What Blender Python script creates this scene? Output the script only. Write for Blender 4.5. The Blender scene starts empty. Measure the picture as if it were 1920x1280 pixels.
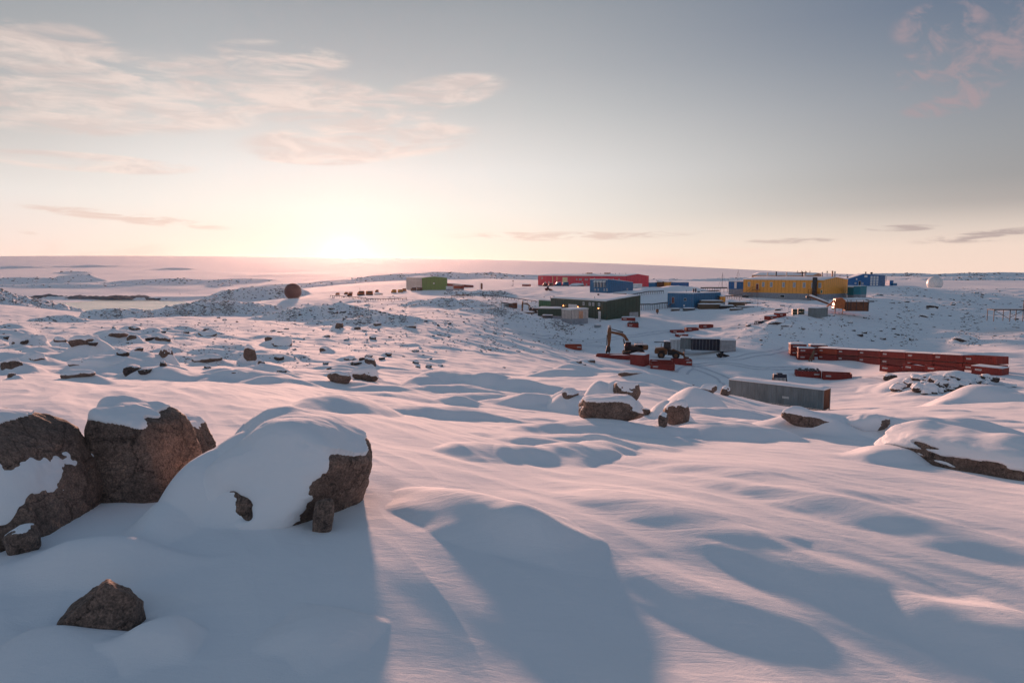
import bpy, bmesh, math, random
import numpy as np
from mathutils import Vector, Matrix
scene = bpy.context.scene
COL = scene.collection
PI = math.pi
# ------------------------------------------------------------------ camera
CAMZ = 22.0
PITCH = math.atan(130/1280)
FPX = 1280.0
cd = bpy.data.cameras.new('camera'); cam = bpy.data.objects.new('camera', cd); COL.objects.link(cam)
cd.sensor_width = 36.0; cd.lens = 24.0; cd.clip_start = 0.1; cd.clip_end = 30000
cam.location = (0, 0, CAMZ); cam.rotation_euler = (PI/2 - PITCH, 0, 0)
scene.camera = cam
# ------------------------------------------------------------------ exposure
scene.view_settings.view_transform = 'Standard'
scene.view_settings.look = 'None'
scene.view_settings.exposure = 0.5
scene.view_settings.gamma = 1.0
scene.view_settings.use_curve_mapping = False
scene.cycles.volume_bounces = 0
scene.cycles.max_bounces = 6
scene.cycles.diffuse_bounces = 3
scene.cycles.volume_step_rate = 10
scene.cycles.use_denoising = True
# ------------------------------------------------------------------ sun
SUN_AZ = math.radians(-13.6)          # to the left of the view direction (+Y)
SUN_EL = math.radians(6.3)
sd = bpy.data.lights.new('sun', 'SUN'); sun = bpy.data.objects.new('sun', sd); COL.objects.link(sun)
sd.energy = 5.0; sd.angle = math.radians(2.6); sd.color = (1.0, 0.52, 0.37)
sdir = Vector((math.sin(SUN_AZ)*math.cos(SUN_EL), math.cos(SUN_AZ)*math.cos(SUN_EL), math.sin(SUN_EL)))
sun.rotation_euler = sdir.to_track_quat('Z', 'Y').to_euler()
# ------------------------------------------------------------------ sky (world)
world = bpy.data.worlds.new('World'); scene.world = world; world.use_nodes = True
nt = world.node_tree; N = nt.nodes; L = nt.links
for n in list(N): N.remove(n)
def s2l(c):
    return tuple((((v/255)+0.055)/1.055)**2.4 if v/255 > 0.04045 else v/255/12.92 for v in c) + (1,)
def nd(t, **k):
    n = N.new(t)
    for a, b in k.items(): setattr(n, a, b)
    return n
def mth(op, a, b=None, clamp=False):
    n = N.new('ShaderNodeMath'); n.operation = op; n.use_clamp = clamp
    for i, v in enumerate((a, b)):
        if v is None: continue
        if isinstance(v, (int, float)): n.inputs[i].default_value = v
        else: L.new(v, n.inputs[i])
    return n.outputs[0]
def mrange(v, a, b, c=0.0, d=1.0, smooth=True):
    n = N.new('ShaderNodeMapRange'); n.interpolation_type = 'SMOOTHSTEP' if smooth else 'LINEAR'
    L.new(v, n.inputs[0])
    for i, x in enumerate((a, b, c, d)): n.inputs[i+1].default_value = x
    return n.outputs[0]
def ramp(v, stops):
    n = N.new('ShaderNodeValToRGB'); cr = n.color_ramp
    cr.elements[0].position = stops[0][0]; cr.elements[0].color = s2l(stops[0][1])
    cr.elements[1].position = stops[-1][0]; cr.elements[1].color = s2l(stops[-1][1])
    for p, c in stops[1:-1]:
        e = cr.elements.new(p); e.color = s2l(c)
    L.new(v, n.inputs[0]); return n.outputs[0]
def mixc(f, a, b, typ='MIX'):
    n = N.new('ShaderNodeMix'); n.data_type = 'RGBA'; n.blend_type = typ
    for i, v in ((0, f), (6, a), (7, b)):
        if isinstance(v, (int, float)): n.inputs[i].default_value = v
        elif isinstance(v, tuple): n.inputs[i].default_value = v
        else: L.new(v, n.inputs[i])
    return n.outputs[2]
tc = nd('ShaderNodeTexCoord'); sep = nd('ShaderNodeSeparateXYZ'); L.new(tc.outputs['Generated'], sep.inputs[0])
elev = mth('MULTIPLY', mth('ARCSINE', sep.outputs[2]), 180/PI)          # degrees
azim = mth('MULTIPLY', mth('ARCTAN2', sep.outputs[0], sep.outputs[1]), 180/PI)
e90 = mth('DIVIDE', elev, 90, True)
A = ramp(e90, [(0.0000, (249,224,204)), (0.0222, (250,235,220)), (0.0556, (246,240,232)), (0.0889, (236,233,230)), (0.1167, (220,218,216)), (0.1444, (202,202,202)), (0.1778, (182,184,187)), (0.2311, (158,163,169)), (0.3333, (122,136,152)), (0.5000, (88,108,132)), (1.0000, (78,99,124))])
Bc = ramp(e90, [(0.0000, (250,222,206)), (0.0200, (245,221,206)), (0.0356, (222,206,195)), (0.0533, (180,172,168)), (0.0722, (162,160,160)), (0.1000, (154,156,160)), (0.1333, (141,147,157)), (0.1667, (122,133,149)), (0.2000, (104,119,141)), (0.3333, (84,105,130)), (1.0000, (70,92,117))])
Lf = ramp(e90, [(0.0000, (247,218,206)), (0.0278, (247,228,219)), (0.0611, (237,230,225)), (0.0889, (216,210,206)), (0.1167, (196,193,191)), (0.1444, (182,182,183)), (0.1778, (168,171,174)), (0.2111, (155,160,166)), (0.3333, (116,128,142)), (1.0000, (78,99,124))])
fR = mrange(azim, -6, 40); fL = mrange(azim, -22, -40, 0, 1)
col = mixc(fR, A, Bc); col = mixc(fL, col, Lf)
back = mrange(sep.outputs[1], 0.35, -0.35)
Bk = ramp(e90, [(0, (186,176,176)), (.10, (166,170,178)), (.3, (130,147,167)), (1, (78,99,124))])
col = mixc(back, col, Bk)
# clouds: soft streaks lying in the air layer
def blob(az, el, ra, re, rot=0.0):
    da = mth('SUBTRACT', azim, az); de = mth('SUBTRACT', elev, el)
    c, s = math.cos(math.radians(rot)), math.sin(math.radians(rot))
    u = mth('ADD', mth('MULTIPLY', da, c), mth('MULTIPLY', de, s)); v = mth('SUBTRACT', mth('MULTIPLY', de, c), mth('MULTIPLY', da, s))
    u = mth('DIVIDE', u, ra); v = mth('DIVIDE', v, re)
    q = mth('ADD', mth('MULTIPLY', u, u), mth('MULTIPLY', v, v))
    return mrange(q, 1.0, 0.0)
def addm(*v):
    r = v[0]
    for x in v[1:]: r = mth('MAXIMUM', r, x)
    return r
def cnoise(sx, sy, scale, det=6, rough=.6, dist=.6, off=0, shear=0.0):
    cb = nd('ShaderNodeCombineXYZ')
    L.new(mth('MULTIPLY', mth('ADD', azim, mth('MULTIPLY', elev, shear)), sx), cb.inputs[0]); L.new(mth('MULTIPLY', elev, sy), cb.inputs[1]); cb.inputs[2].default_value = off
    t = nd('ShaderNodeTexNoise'); t.inputs['Scale'].default_value = scale; t.inputs['Detail'].default_value = det
    t.inputs['Roughness'].default_value = rough; t.inputs['Distortion'].default_value = dist
    L.new(cb.outputs[0], t.inputs['Vector']); return t.outputs[0]
n1 = cnoise(.22, 1.0, .75, det=7, rough=.62, off=3.1, shear=-1.2)
m1 = addm(blob(-29, 12.6, 13, 3.2, 0), blob(-17, 13.2, 13, 2.4, -6), blob(-5.5, 14.2, 6, 1.5, 8), blob(-33, 15.0, 5, 1.8), blob(-34, 10.6, 9, 1.6), blob(-18, 16, 6, 1.3), blob(-12, 10.3, 11, 1.9, 5), blob(-16, 9.0, 6, .8), blob(-31, 7.6, 8, .8))
c1 = mth('MULTIPLY', mrange(n1, .34, .60), mrange(m1, 0.0, .55))
n2 = cnoise(.8, 1.0, .62, off=8.7, shear=.6)
m2 = addm(blob(31, 16.5, 3.5, 1.8), blob(30, 14.3, 2.5, 1.6, 35), blob(34.3, 14.2, 4.5, 2.0, 15), blob(33, 12.2, 3.0, 1.3, 20), blob(31.5, 11.2, 3, .8), blob(38, 16, 5, 3))
c2 = mth('MULTIPLY', mrange(n2, .42, .66), mrange(m2, 0.0, .7))
n3 = cnoise(.30, 2.2, .9, det=5, off=1.3, shear=.4)
m3 = addm(blob(-29.0, 3.9, 8.2, .5, -5), blob(-37, 2.6, 3, .35), blob(3.5, 2.95, 10.5, .5, 0), blob(12.5, 3.05, 5.5, .35, 4), blob(22, 2.4, 4, .3), blob(29.5, 3.15, 3.0, .3), blob(36, 2.55, 7, .5, 4))
c3 = mth('MULTIPLY', mrange(n3, .40, .60), mrange(m3, 0.0, .8))
n4 = cnoise(.25, 1.0, .5, off=5.5)
c4 = mth('MULTIPLY', mrange(n4, .45, .7), mrange(addm(blob(-32, 1.3, 10, 1.3), blob(16, 1.2, 14, .9)), 0, 1))
shade = cnoise(.4, 1.6, .5, off=6.3)
cc1 = mixc(mrange(shade, .40, .62), s2l((224,203,196)), s2l((253,229,217)))
col = mixc(mth('MULTIPLY', c1, .60), col, cc1)
col = mixc(mth('MULTIPLY', c2, .62), col, s2l((180,156,160)))
col = mixc(mth('MULTIPLY', c3, .70), col, mixc(fR, s2l((228,200,188)), s2l((168,152,152))))
col = mixc(mth('MULTIPLY', c4, .6), col, s2l((248,212,200)))
# glow of the low sun
gx = Vector((math.sin(SUN_AZ), math.cos(SUN_AZ), math.sin(math.radians(1.05)))).normalized()
dotn = nd('ShaderNodeVectorMath', operation='DOT_PRODUCT'); L.new(tc.outputs['Generated'], dotn.inputs[0]); dotn.inputs[1].default_value = gx
ang = mth('MULTIPLY', mth('ARCCOSINE', mth('MINIMUM', dotn.outputs['Value'], 0.9999999)), 180/PI)
def glow(width, power):
    q = mth('DIVIDE', ang, width); return mth('MULTIPLY', mth('EXPONENT', mth('MULTIPLY', mth('MULTIPLY', q, q), -1)), power)
gl = mth('ADD', mth('ADD', glow(0.40, 16.0), glow(1.2, .8)), glow(4.0, .10))
gc = nd('ShaderNodeMix'); gc.data_type = 'RGBA'; gc.blend_type = 'ADD'; L.new(gl, gc.inputs[0]); L.new(col, gc.inputs[6]); gc.inputs[7].default_value = (1.0, .88, .76, 1)
gc.clamp_factor = False
col = gc.outputs[2]
sky = nd('ShaderNodeTexSky', sky_type='NISHITA'); sky.sun_disc = False; sky.sun_elevation = SUN_EL; sky.sun_rotation = SUN_AZ
bg1 = nd('ShaderNodeBackground'); bg2 = nd('ShaderNodeBackground'); ad = nd('ShaderNodeAddShader'); out = nd('ShaderNodeOutputWorld')
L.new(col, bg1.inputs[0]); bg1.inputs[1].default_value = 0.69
L.new(sky.outputs[0], bg2.inputs[0]); bg2.inputs[1].default_value = 0.0007
L.new(bg1.outputs[0], ad.inputs[0]); L.new(bg2.outputs[0], ad.inputs[1]); L.new(ad.outputs[0], out.inputs[0])

# ------------------------------------------------------------------ materials
def newmat(name):
    m = bpy.data.materials.new(name); m.use_nodes = True
    return m, m.node_tree, m.node_tree.nodes['Principled BSDF']
def tnoise(t, scale, det=4, rough=.55, vec=None, dist=0):
    n = t.nodes.new('ShaderNodeTexNoise'); n.inputs['Scale'].default_value = scale; n.inputs['Detail'].default_value = det
    n.inputs['Roughness'].default_value = rough; n.inputs['Distortion'].default_value = dist
    if vec is not None: t.links.new(vec, n.inputs['Vector'])
    return n
def tmap(t, vec, scale, rot=(0,0,0)):
    m = t.nodes.new('ShaderNodeMapping'); t.links.new(vec, m.inputs[0]); m.inputs['Scale'].default_value = scale; m.inputs['Rotation'].default_value = rot
    return m.outputs[0]
def tbump(t, h, strength, dist, prev=None):
    b = t.nodes.new('ShaderNodeBump'); b.inputs['Strength'].default_value = strength; b.inputs['Distance'].default_value = dist
    t.links.new(h, b.inputs['Height'])
    if prev is not None: t.links.new(prev, b.inputs['Normal'])
    return b.outputs[0]
def tramp(t, v, stops):
    n = t.nodes.new('ShaderNodeValToRGB'); cr = n.color_ramp
    cr.elements[0].position, cr.elements[0].color = stops[0][0], tuple(stops[0][1])+(1,)
    cr.elements[1].position, cr.elements[1].color = stops[-1][0], tuple(stops[-1][1])+(1,)
    for p, c in stops[1:-1]:
        e = cr.elements.new(p); e.color = tuple(c)+(1,)
    t.links.new(v, n.inputs[0]); return n.outputs[0]
M = {}
def mk_snow(name, obj_coords=False, fine=1.0):
    m, t, b = newmat(name)
    g = t.nodes.new('ShaderNodeTexCoord').outputs['Object']
    n = tnoise(t, .35, 3, .5, g)
    t.links.new(tramp(t, n.outputs[0], [(.3, (.80,.82,.86)), (.7, (.86,.87,.89))]), b.inputs['Base Color'])
    b.inputs['Roughness'].default_value = .95
    b.inputs['Specular IOR Level'].default_value = .06
    w = tmap(t, g, (1.0, 3.2, 2.0), (0, 0, math.radians(-58)))
    r = tbump(t, tnoise(t, 1.3, 5, .6, w, .6).outputs[0], .5*fine, .03)
    r = tbump(t, tnoise(t, 11, 5, .65, tmap(t, g, (1.0, 2.0, 1.5), (0, 0, math.radians(-58)))).outputs[0], .32*fine, .008, r)
    r = tbump(t, tnoise(t, 30, 4, .7, g).outputs[0], .5*fine, .004, r); r = tbump(t, tnoise(t, 95, 4, .8, g).outputs[0], .75*fine, .003, r)
    t.links.new(r, b.inputs['Normal'])
    return m
M['snow'] = mk_snow('snow')
M['snow_cap'] = mk_snow('snow_on_rock', fine=.8)
def mk_rock(name, dark, mid, light, sc=1.0, snow=0.0, sns=3):
    m, t, b = newmat(name)
    g = t.nodes.new('ShaderNodeTexCoord').outputs['Object']
    big = tnoise(t, 1.6*sc, 5, .6, g, .5); spk = tnoise(t, 55*sc, 3, .75, g); mid_n = tnoise(t, 14*sc, 4, .7, g)
    c1 = tramp(t, big.outputs[0], [(.3, dark), (.5, mid), (.72, light)])
    c2 = tramp(t, spk.outputs[0], [(.36, (.42,.40,.40)), (.5, (.9,.87,.85)), (.64, (1.45,1.35,1.3))])
    c3 = tramp(t, mid_n.outputs[0], [(.35, (.6,.58,.58)), (.65, (1.35,1.25,1.2))])
    x = t.nodes.new('ShaderNodeMix'); x.data_type = 'RGBA'; x.blend_type = 'MULTIPLY'; x.inputs[0].default_value = .85
    t.links.new(c1, x.inputs[6]); t.links.new(c2, x.inputs[7])
    y = t.nodes.new('ShaderNodeMix'); y.data_type = 'RGBA'; y.blend_type = 'MULTIPLY'; y.inputs[0].default_value = .9
    t.links.new(x.outputs[2], y.inputs[6]); t.links.new(c3, y.inputs[7])
    vo = t.nodes.new('ShaderNodeTexVoronoi'); vo.feature = 'DISTANCE_TO_EDGE'; vo.inputs['Scale'].default_value = 2.1*sc
    wv_ = t.nodes.new('ShaderNodeVectorMath'); wv_.operation = 'MULTIPLY_ADD'; t.links.new(mid_n.outputs['Color'], wv_.inputs[0]); wv_.inputs[1].default_value = (.16/sc,)*3; t.links.new(g, wv_.inputs[2]); t.links.new(wv_.outputs[0], vo.inputs['Vector'])
    ck = t.nodes.new('ShaderNodeMapRange'); t.links.new(vo.outputs['Distance'], ck.inputs[0]); ck.inputs[1].default_value = 0; ck.inputs[2].default_value = .022; ck.inputs[3].default_value = .25; ck.inputs[4].default_value = 1
    lich = tramp(t, tnoise(t, 4.5*sc, 6, .8, g, 1.5).outputs[0], [(.56, (1,1,1)), (.62, (.42,.40,.42))]); pale = tramp(t, tnoise(t, 2.6*sc, 5, .75, g, 2).outputs[0], [(.60, (1,1,1)), (.68, (1.7,1.5,1.35))])
    for extra in (lich, pale, ck.outputs[0]):
        q_ = t.nodes.new('ShaderNodeMix'); q_.data_type = 'RGBA'; q_.blend_type = 'MULTIPLY'; q_.inputs[0].default_value = .8; t.links.new(y.outputs[2], q_.inputs[6]); t.links.new(extra, q_.inputs[7]); y = q_
    colr = y.outputs[2]
    if snow > 0:      # wind packed snow lying on the upward faces
        ge = t.nodes.new('ShaderNodeNewGeometry'); sp = t.nodes.new('ShaderNodeSeparateXYZ'); t.links.new(ge.outputs['True Normal'], sp.inputs[0])
        sn = tnoise(t, sns*sc, 6, .8, g)
        a = t.nodes.new('ShaderNodeMath'); a.operation = 'MULTIPLY_ADD'; t.links.new(sn.outputs[0], a.inputs[0]); a.inputs[1].default_value = .9; t.links.new(sp.outputs[2], a.inputs[2])
        mr = t.nodes.new('ShaderNodeMapRange'); t.links.new(a.outputs[0], mr.inputs[0]); mr.inputs[1].default_value = 1.25-snow*.5; mr.inputs[2].default_value = 1.33-snow*.5
        z = t.nodes.new('ShaderNodeMix'); z.data_type = 'RGBA'; t.links.new(mr.outputs[0], z.inputs[0]); t.links.new(colr, z.inputs[6]); z.inputs[7].default_value = (.82,.84,.87,1)
        colr = z.outputs[2]
    t.links.new(colr, b.inputs['Base Color']); b.inputs['Roughness'].default_value = .85
    r = tbump(t, mid_n.outputs[0], .6, .015/sc); r = tbump(t, spk.outputs[0], .6, .004/sc, r); r = tbump(t, ck.outputs[0], .6, .02/sc, r)
    t.links.new(r, b.inputs['Normal'])
    return m
M['rock'] = mk_rock('granite', (.105,.080,.068), (.165,.125,.105), (.24,.18,.15), snow=.0)
M['rock_far'] = mk_rock('granite_snowy', (.10,.07,.06), (.15,.105,.09), (.22,.15,.12), .25, snow=.45)
M['rock_dark'] = mk_rock('dark_rock', (.05,.045,.045), (.085,.07,.066), (.12,.095,.085), .25, snow=.45)
def flat(name, c, rough=.6, metal=0.0, var=.25, sc=1.5, streak=False, emit=None):
    m, t, b = newmat(name)
    g = t.nodes.new('ShaderNodeTexCoord').outputs['Object']
    v = tmap(t, g, (1, 1, .25)) if streak else g
    n = tnoise(t, sc, 5, .65, v)
    lo = tuple(x*(1-var) for x in c); hi = tuple(min(1, x*(1+var)) for x in c)
    t.links.new(tramp(t, n.outputs[0], [(.3, lo), (.7, hi)]), b.inputs['Base Color'])
    b.inputs['Roughness'].default_value = rough; b.inputs['Metallic'].default_value = metal
    if emit:
        b.inputs['Emission Color'].default_value = emit[0]+(1,); b.inputs['Emission Strength'].default_value = emit[1]
    M[name] = m; return m
flat('red_paint', (.24,.026,.018), .55, streak=True); flat('orange_red_paint', (.34,.05,.02), .55, streak=True); flat('dark_red_paint', (.16,.022,.018), .6, streak=True)
flat('crimson_cladding', (.66,.035,.07), .5); flat('green_cladding', (.028,.060,.042), .5); flat('bright_green_cladding', (.022,.13,.05), .5); flat('olive_cladding', (.13,.25,.055), .55)
flat('pale_cladding', (.52,.44,.40), .55); flat('blue_cladding', (.03,.16,.32), .5); flat('deep_blue_cladding', (.018,.13,.34), .5); flat('teal_paint', (.015,.20,.27), .5)
flat('yellow_cladding', (.86,.36,.065), .5, var=.1); flat('tan_cladding', (.55,.28,.17), .5); flat('plinth_grey', (.26,.28,.32), .7); flat('grey_paint', (.16,.19,.20), .55, streak=True)
flat('white_paint', (.62,.64,.66), .5, streak=True); flat('navy_paint', (.012,.016,.035), .5); flat('rust_brown', (.17,.065,.035), .8, sc=4, var=.5, streak=True)
flat('digger_yellow', (.15,.065,.025), .55, var=.35); flat('digger_dark', (.022,.02,.02), .6); flat('rubber', (.018,.018,.02), .85); flat('dark_steel', (.045,.048,.055), .7, .0)
flat('galvanised', (.30,.33,.36), .45, .5); flat('window_glass', (.30,.34,.38), .15, 0, .1); flat('dark_glass', (.02,.03,.04), .1, 0, .1)
flat('white_trim', (.74,.74,.72), .5, var=.06); flat('timber', (.16,.11,.075), .8, sc=6, var=.4); flat('brown_dome', (.13,.05,.045), .5, var=.12); flat('white_dome', (.78,.76,.75), .45, var=.05)
flat('orange_paint', (.45,.12,.03), .5); flat('lamp_glow', (1,.4,.15), .4, emit=((1.0,.35,.12), 6.0)); flat('cream_panel', (.72,.60,.33), .5); flat('ice_cliff', (.10,.12,.15), .5, var=.4, sc=.05)
for k_ in ('olive','crimson','green','bright_green','blue','deep_blue','yellow','tan','pale'):
    k_ += '_cladding'; c_ = tuple(M[k_].node_tree.nodes['Color Ramp'].color_ramp.elements[0].color[:3]); flat(k_+'_joint', tuple(x*.55 for x in c_), .6)
for k_ in ('red_paint','orange_red_paint','rust_brown','teal_paint','white_paint','grey_paint'): M[k_+'_joint'] = M[k_]
flat('brown_dome_joint', (.05,.02,.02), .6); flat('white_dome_joint', (.45,.44,.44), .6)
flat('packed_snow', (.60,.63,.69), .8, var=.12, sc=2)
def mk_water():
    m, t, b = newmat('thin_sea_ice'); g = t.nodes.new('ShaderNodeTexCoord').outputs['Object']
    n = tnoise(t, .02, 4, .6, tmap(t, g, (1, 3, 1)))
    t.links.new(tramp(t, n.outputs[0], [(.35, (.40,.38,.36)), (.65, (.55,.51,.47))]), b.inputs['Base Color']); b.inputs['Roughness'].default_value = .25
    t.links.new(tbump(t, tnoise(t, .4, 3).outputs[0], .1, .2), b.inputs['Normal']); return m
M['water'] = mk_water()

# ------------------------------------------------------------------ mesh helpers
def mesh_np(name, verts, faces4, mat, smooth=True):
    me = bpy.data.meshes.new(name); nv, nf = len(verts), len(faces4); k = faces4.shape[1]
    me.vertices.add(nv); me.vertices.foreach_set('co', verts.astype(np.float32).ravel())
    me.loops.add(nf*k); me.loops.foreach_set('vertex_index', faces4.astype(np.int32).ravel())
    me.polygons.add(nf); me.polygons.foreach_set('loop_start', np.arange(0, nf*k, k, dtype=np.int32)); me.polygons.foreach_set('loop_total', np.full(nf, k, dtype=np.int32))
    me.update(calc_edges=True)
    if smooth: me.polygons.foreach_set('use_smooth', np.ones(nf, dtype=bool))
    me.materials.append(mat); return me
def link(name, me, parent=None):
    o = bpy.data.objects.new(name, me); COL.objects.link(o)
    if parent is not None: o.parent = parent
    return o
def tag(o, label=None, cat=None, group=None, kind=None):
    for k, v in (('label', label), ('category', cat), ('group', group), ('kind', kind)):
        if v: o[k] = v
    return o
# ------------------------------------------------------------------ numeric noise
def _h(ix, iy, iz, seed):
    h = (ix.astype(np.int64)*374761393 + iy.astype(np.int64)*668265263 + iz*2147483647 + seed*1274126177) & 0xffffffff
    h = ((h ^ (h >> 13))*1103515245) & 0xffffffff
    return ((h ^ (h >> 16)) & 0xffff)/65535.0
def pn(x, y, seed=0):
    x = np.asarray(x, dtype=np.float64); y = np.asarray(y, dtype=np.float64)
    x0 = np.floor(x); y0 = np.floor(y); fx = x-x0; fy = y-y0
    ix = x0.astype(np.int64); iy = y0.astype(np.int64)
    u = fx*fx*fx*(fx*(fx*6-15)+10); v = fy*fy*fy*(fy*(fy*6-15)+10)
    def g(dx, dy):
        a = _h(ix+dx, iy+dy, 0, seed)*2*PI
        return np.cos(a)*(fx-dx)+np.sin(a)*(fy-dy)
    a = g(0,0); b = g(1,0); c = g(0,1); d = g(1,1)
    return ((a*(1-u)+b*u)*(1-v)+(c*(1-u)+d*u)*v)*1.5
def vn3(p, seed=0):
    f = np.floor(p); t = p-f; i = f.astype(np.int64); t = t*t*(3-2*t)
    r = 0
    for dx in (0,1):
        for dy in (0,1):
            for dz in (0,1):
                w = (t[:,0] if dx else 1-t[:,0])*(t[:,1] if dy else 1-t[:,1])*(t[:,2] if dz else 1-t[:,2])
                r = r + w*_h(i[:,0]+dx, i[:,1]+dy, (i[:,2]+dz), seed)
    return r*2-1
def sst(x, a, b):
    t = np.clip((x-a)/(b-a), 0, 1); return t*t*(3-2*t)
# ------------------------------------------------------------------ where a picture direction meets a distance
cp, sp_ = math.cos(PITCH), math.sin(PITCH)
def slope(px, py):
    u = (px-960)/FPX; v = (640-py)/FPX; yc = cp+v*sp_
    return u/yc, (-sp_+v*cp)/yc            # X/Y, Z/Y
def W(px, py, d):
    a, b = slope(px, py); return Vector((a*d, d, CAMZ+b*d))
# ------------------------------------------------------------------ terrain
# (px, d, py) seen ground; (px, d, None, drop) ground height below the eye where it is hidden
CP = []
def cpt(px, lst):
    for it in lst:
        if len(it) == 2: py, d = it; v = slope(px, py)[1]*d
        else: d, drop, _ = it; py = None; v = -drop
        CP.append(((px-960)/FPX, d, v))
cpt(0, [(1280,3.8),(1130,4.7),(1030,5.5),(15,2.7,0),(700,26),(670,38),(645,58),(620,90),(600,150),(582,250),(572,330),(420,20,0),(520,26,0),(700,29,0),(530,1100),(505,1800),(489,2400),(479,3000)])
cpt(320, [(1280,3.8),(1100,4.8),(1010,5.6),(940,6.8),(830,9.5),(16,2.75,0),(715,27),(690,40),(660,58),(635,85),(612,130),(596,180),(588,260),(420,26.5,0),(520,31.5,0),(640,31.5,0),(760,29,0),(528,1050),(503,1800),(490,2400),(482,3000)])
cpt(170, [(603,165),(593,240),(586,320),(420,26.5,0),(520,31.5,0),(640,31.5,0)])
cpt(600, [(1280,3.8),(1100,4.8),(1000,5.9),(900,7.4),(820,10),(765,15.5),(730,26),(703,40),(675,62),(645,92),(618,130),(597,180),(576,250),(557,330),(546,420),(540,560),(530,900),(508,1600),(494,2300),(486.5,3000)])
cpt(960, [(1280,3.9),(1110,4.9),(1000,6),(900,8.5),(840,12.5),(785,21),(757,31),(728,44),(706,59),(688,80),(668,103),(648,124),(628,146),(608,172),(590,205),(572,240),(553,300),(542,360),(534,450),(525,800),(512,1500),(500,2200),(491,3000)])
cpt(1280, [(1280,3.9),(1130,5),(1000,6.2),(900,8.8),(850,12.5),(800,20),(770,29),(742,42),(718,56),(80,14.3,0),(100,17.8,0),(700,130),(670,155),(648,168),(622,192),(600,222),(582,252),(563,290),(546,345),(537,420),(527,800),(517,1500),(508,2200),(501,3000)])
cpt(1400, [(785,34),(772,45),(760,58),(750,72)]); cpt(1490, [(792,34),(782,46),(774,58),(768,72)])
cpt(1600, [(1280,4),(1130,5.1),(1000,6.6),(910,9.2),(860,12.2),(822,19),(800,28),(788,38),(778,56),(766,80),(742,100),(715,116),(690,134),(670,152),(648,168),(620,190),(600,205),(580,228),(560,262),(547,300),(537,345),(530,450),(524,900),(518,1600),(515,3000)])
cpt(1900, [(1280,4.2),(1130,5.3),(1000,7),(925,9.5),(880,12.5),(845,18),(815,29),(785,45),(755,68),(722,92),(699,107),(672,128),(650,150),(620,182),(592,222),(562,285),(542,360),(531,500),(525,1000),(518,1700),(517,3000)])
_b = list(CP)
for u, d, v in _b:
    if u < -0.7: CP += [(-1.05, d, v), (-1.9, d, v*.95)]
    if u > 0.7: CP += [(1.05, d, v), (1.9, d, v*.95)]
SEATS = []      # (px, py, d) base of built things: the snow is pinned there
def seat(px, py, d): CP.append(((px-960)/FPX, d, slope(px, py)[1]*d)); SEATS.append((slope(px,py)[0]*d, d))
for s in [(548,559,300),(762,543,364),(791,544,342),(838,544,348),(1009,536,440),(1175,537,380),(1107,546,315),(1140,549,300),(1187,544,310),(1033,589,232),(1137,600,205),(1200,594,211),
          (1253,576,266),(1303,578,255),(1352,574,265),(1395,556,289),(1450,560,278),(1546,564,262),(1590,557,272),(1585,536,322),(1660,536,318),(1534,595,185),(1185,667,148),(1262,671,145),(1392,659,149),(1278,656,158),
          (1373,757,87),(1537,771,82),(1490,670,153),(1600,677,138),(1700,684,127),(1790,691,116),(1880,699,107),(1754,541,400),(1525,535,340),(1150,674,139),(1220,687,134),(1265,693,131),(1077,657,168),(1524,708,128),(1575,712,126)]:
    seat(*s)
P = np.array(CP)
_th = np.arctan(P[:,0]); _r = P[:,1]*np.sqrt(1+P[:,0]**2); _s = P[:,2]/_r
AZS = 1.6
_q = np.stack([_th*AZS, np.log(_r)], 1)
def _k(d2): return np.where(d2 > 1e-12, .5*d2*np.log(np.maximum(d2, 1e-12)), 0)
_n = len(_q); _d2 = ((_q[:,None,:]-_q[None,:,:])**2).sum(2)
_A = np.zeros((_n+3, _n+3)); _A[:_n,:_n] = _k(_d2)+np.eye(_n)*2e-4; _A[:_n,_n] = 1; _A[:_n,_n+1:] = _q; _A[_n,:_n] = 1; _A[_n+1:,:_n] = _q.T
_w = np.linalg.solve(_A, np.concatenate([_s, np.zeros(3)]))
def tps(th, lr):
    sh = th.shape; q = np.stack([th.ravel()*AZS, lr.ravel()], 1); o = np.empty(len(q))
    for i in range(0, len(q), 4000):
        c = q[i:i+4000]; d2 = ((c[:,None,:]-_q[None])**2).sum(2)
        o[i:i+4000] = _k(d2)@_w[:_n]+_w[_n]+c@_w[_n+1:]
    return o.reshape(sh)
# polar grid
NR, R0, R1 = 1350, 1.6, 3600.0
th_in = np.radians(np.linspace(-43, 43, 1500))
th_l = np.radians(np.linspace(-180, -43, 56)[:-1]); th_r = np.radians(np.linspace(43, 180, 56)[1:-1])
TH = np.concatenate([th_l, th_in, th_r]); LR = np.linspace(math.log(R0), math.log(R1), NR); RR = np.exp(LR)
ct = np.radians(np.linspace(-60, 60, 121)); cl = np.linspace(LR[0], LR[-1], 190)
CT, CL = np.meshgrid(ct, cl, indexing='ij'); CS = tps(CT, CL)
# cubic-smooth upsampling of the coarse field
def upsample(C, xs, ys, x, y):
    def cub(t):
        return np.stack([-.5*t+t*t-.5*t**3, 1-2.5*t*t+1.5*t**3, .5*t+2*t*t-1.5*t**3, -.5*t*t+.5*t**3], -1)
    fx = np.clip((x-xs[0])/(xs[1]-xs[0]), 0, len(xs)-1.001); fy = np.clip((y-ys[0])/(ys[1]-ys[0]), 0, len(ys)-1.001)
    ix = fx.astype(int); iy = fy.astype(int); wx = cub(fx-ix); wy = cub(fy-iy)
    r1 = sum(wx[:,k,None]*C[np.clip(ix+k-1, 0, len(xs)-1)] for k in range(4))
    return sum(wy[None,:,k]*r1[:,np.clip(iy+k-1, 0, len(ys)-1)] for k in range(4))
S = upsample(CS, ct, cl, np.clip(TH, ct[0], ct[-1]), LR)
SA, CA = np.sin(TH)[:,None], np.cos(TH)[:,None]
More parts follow.
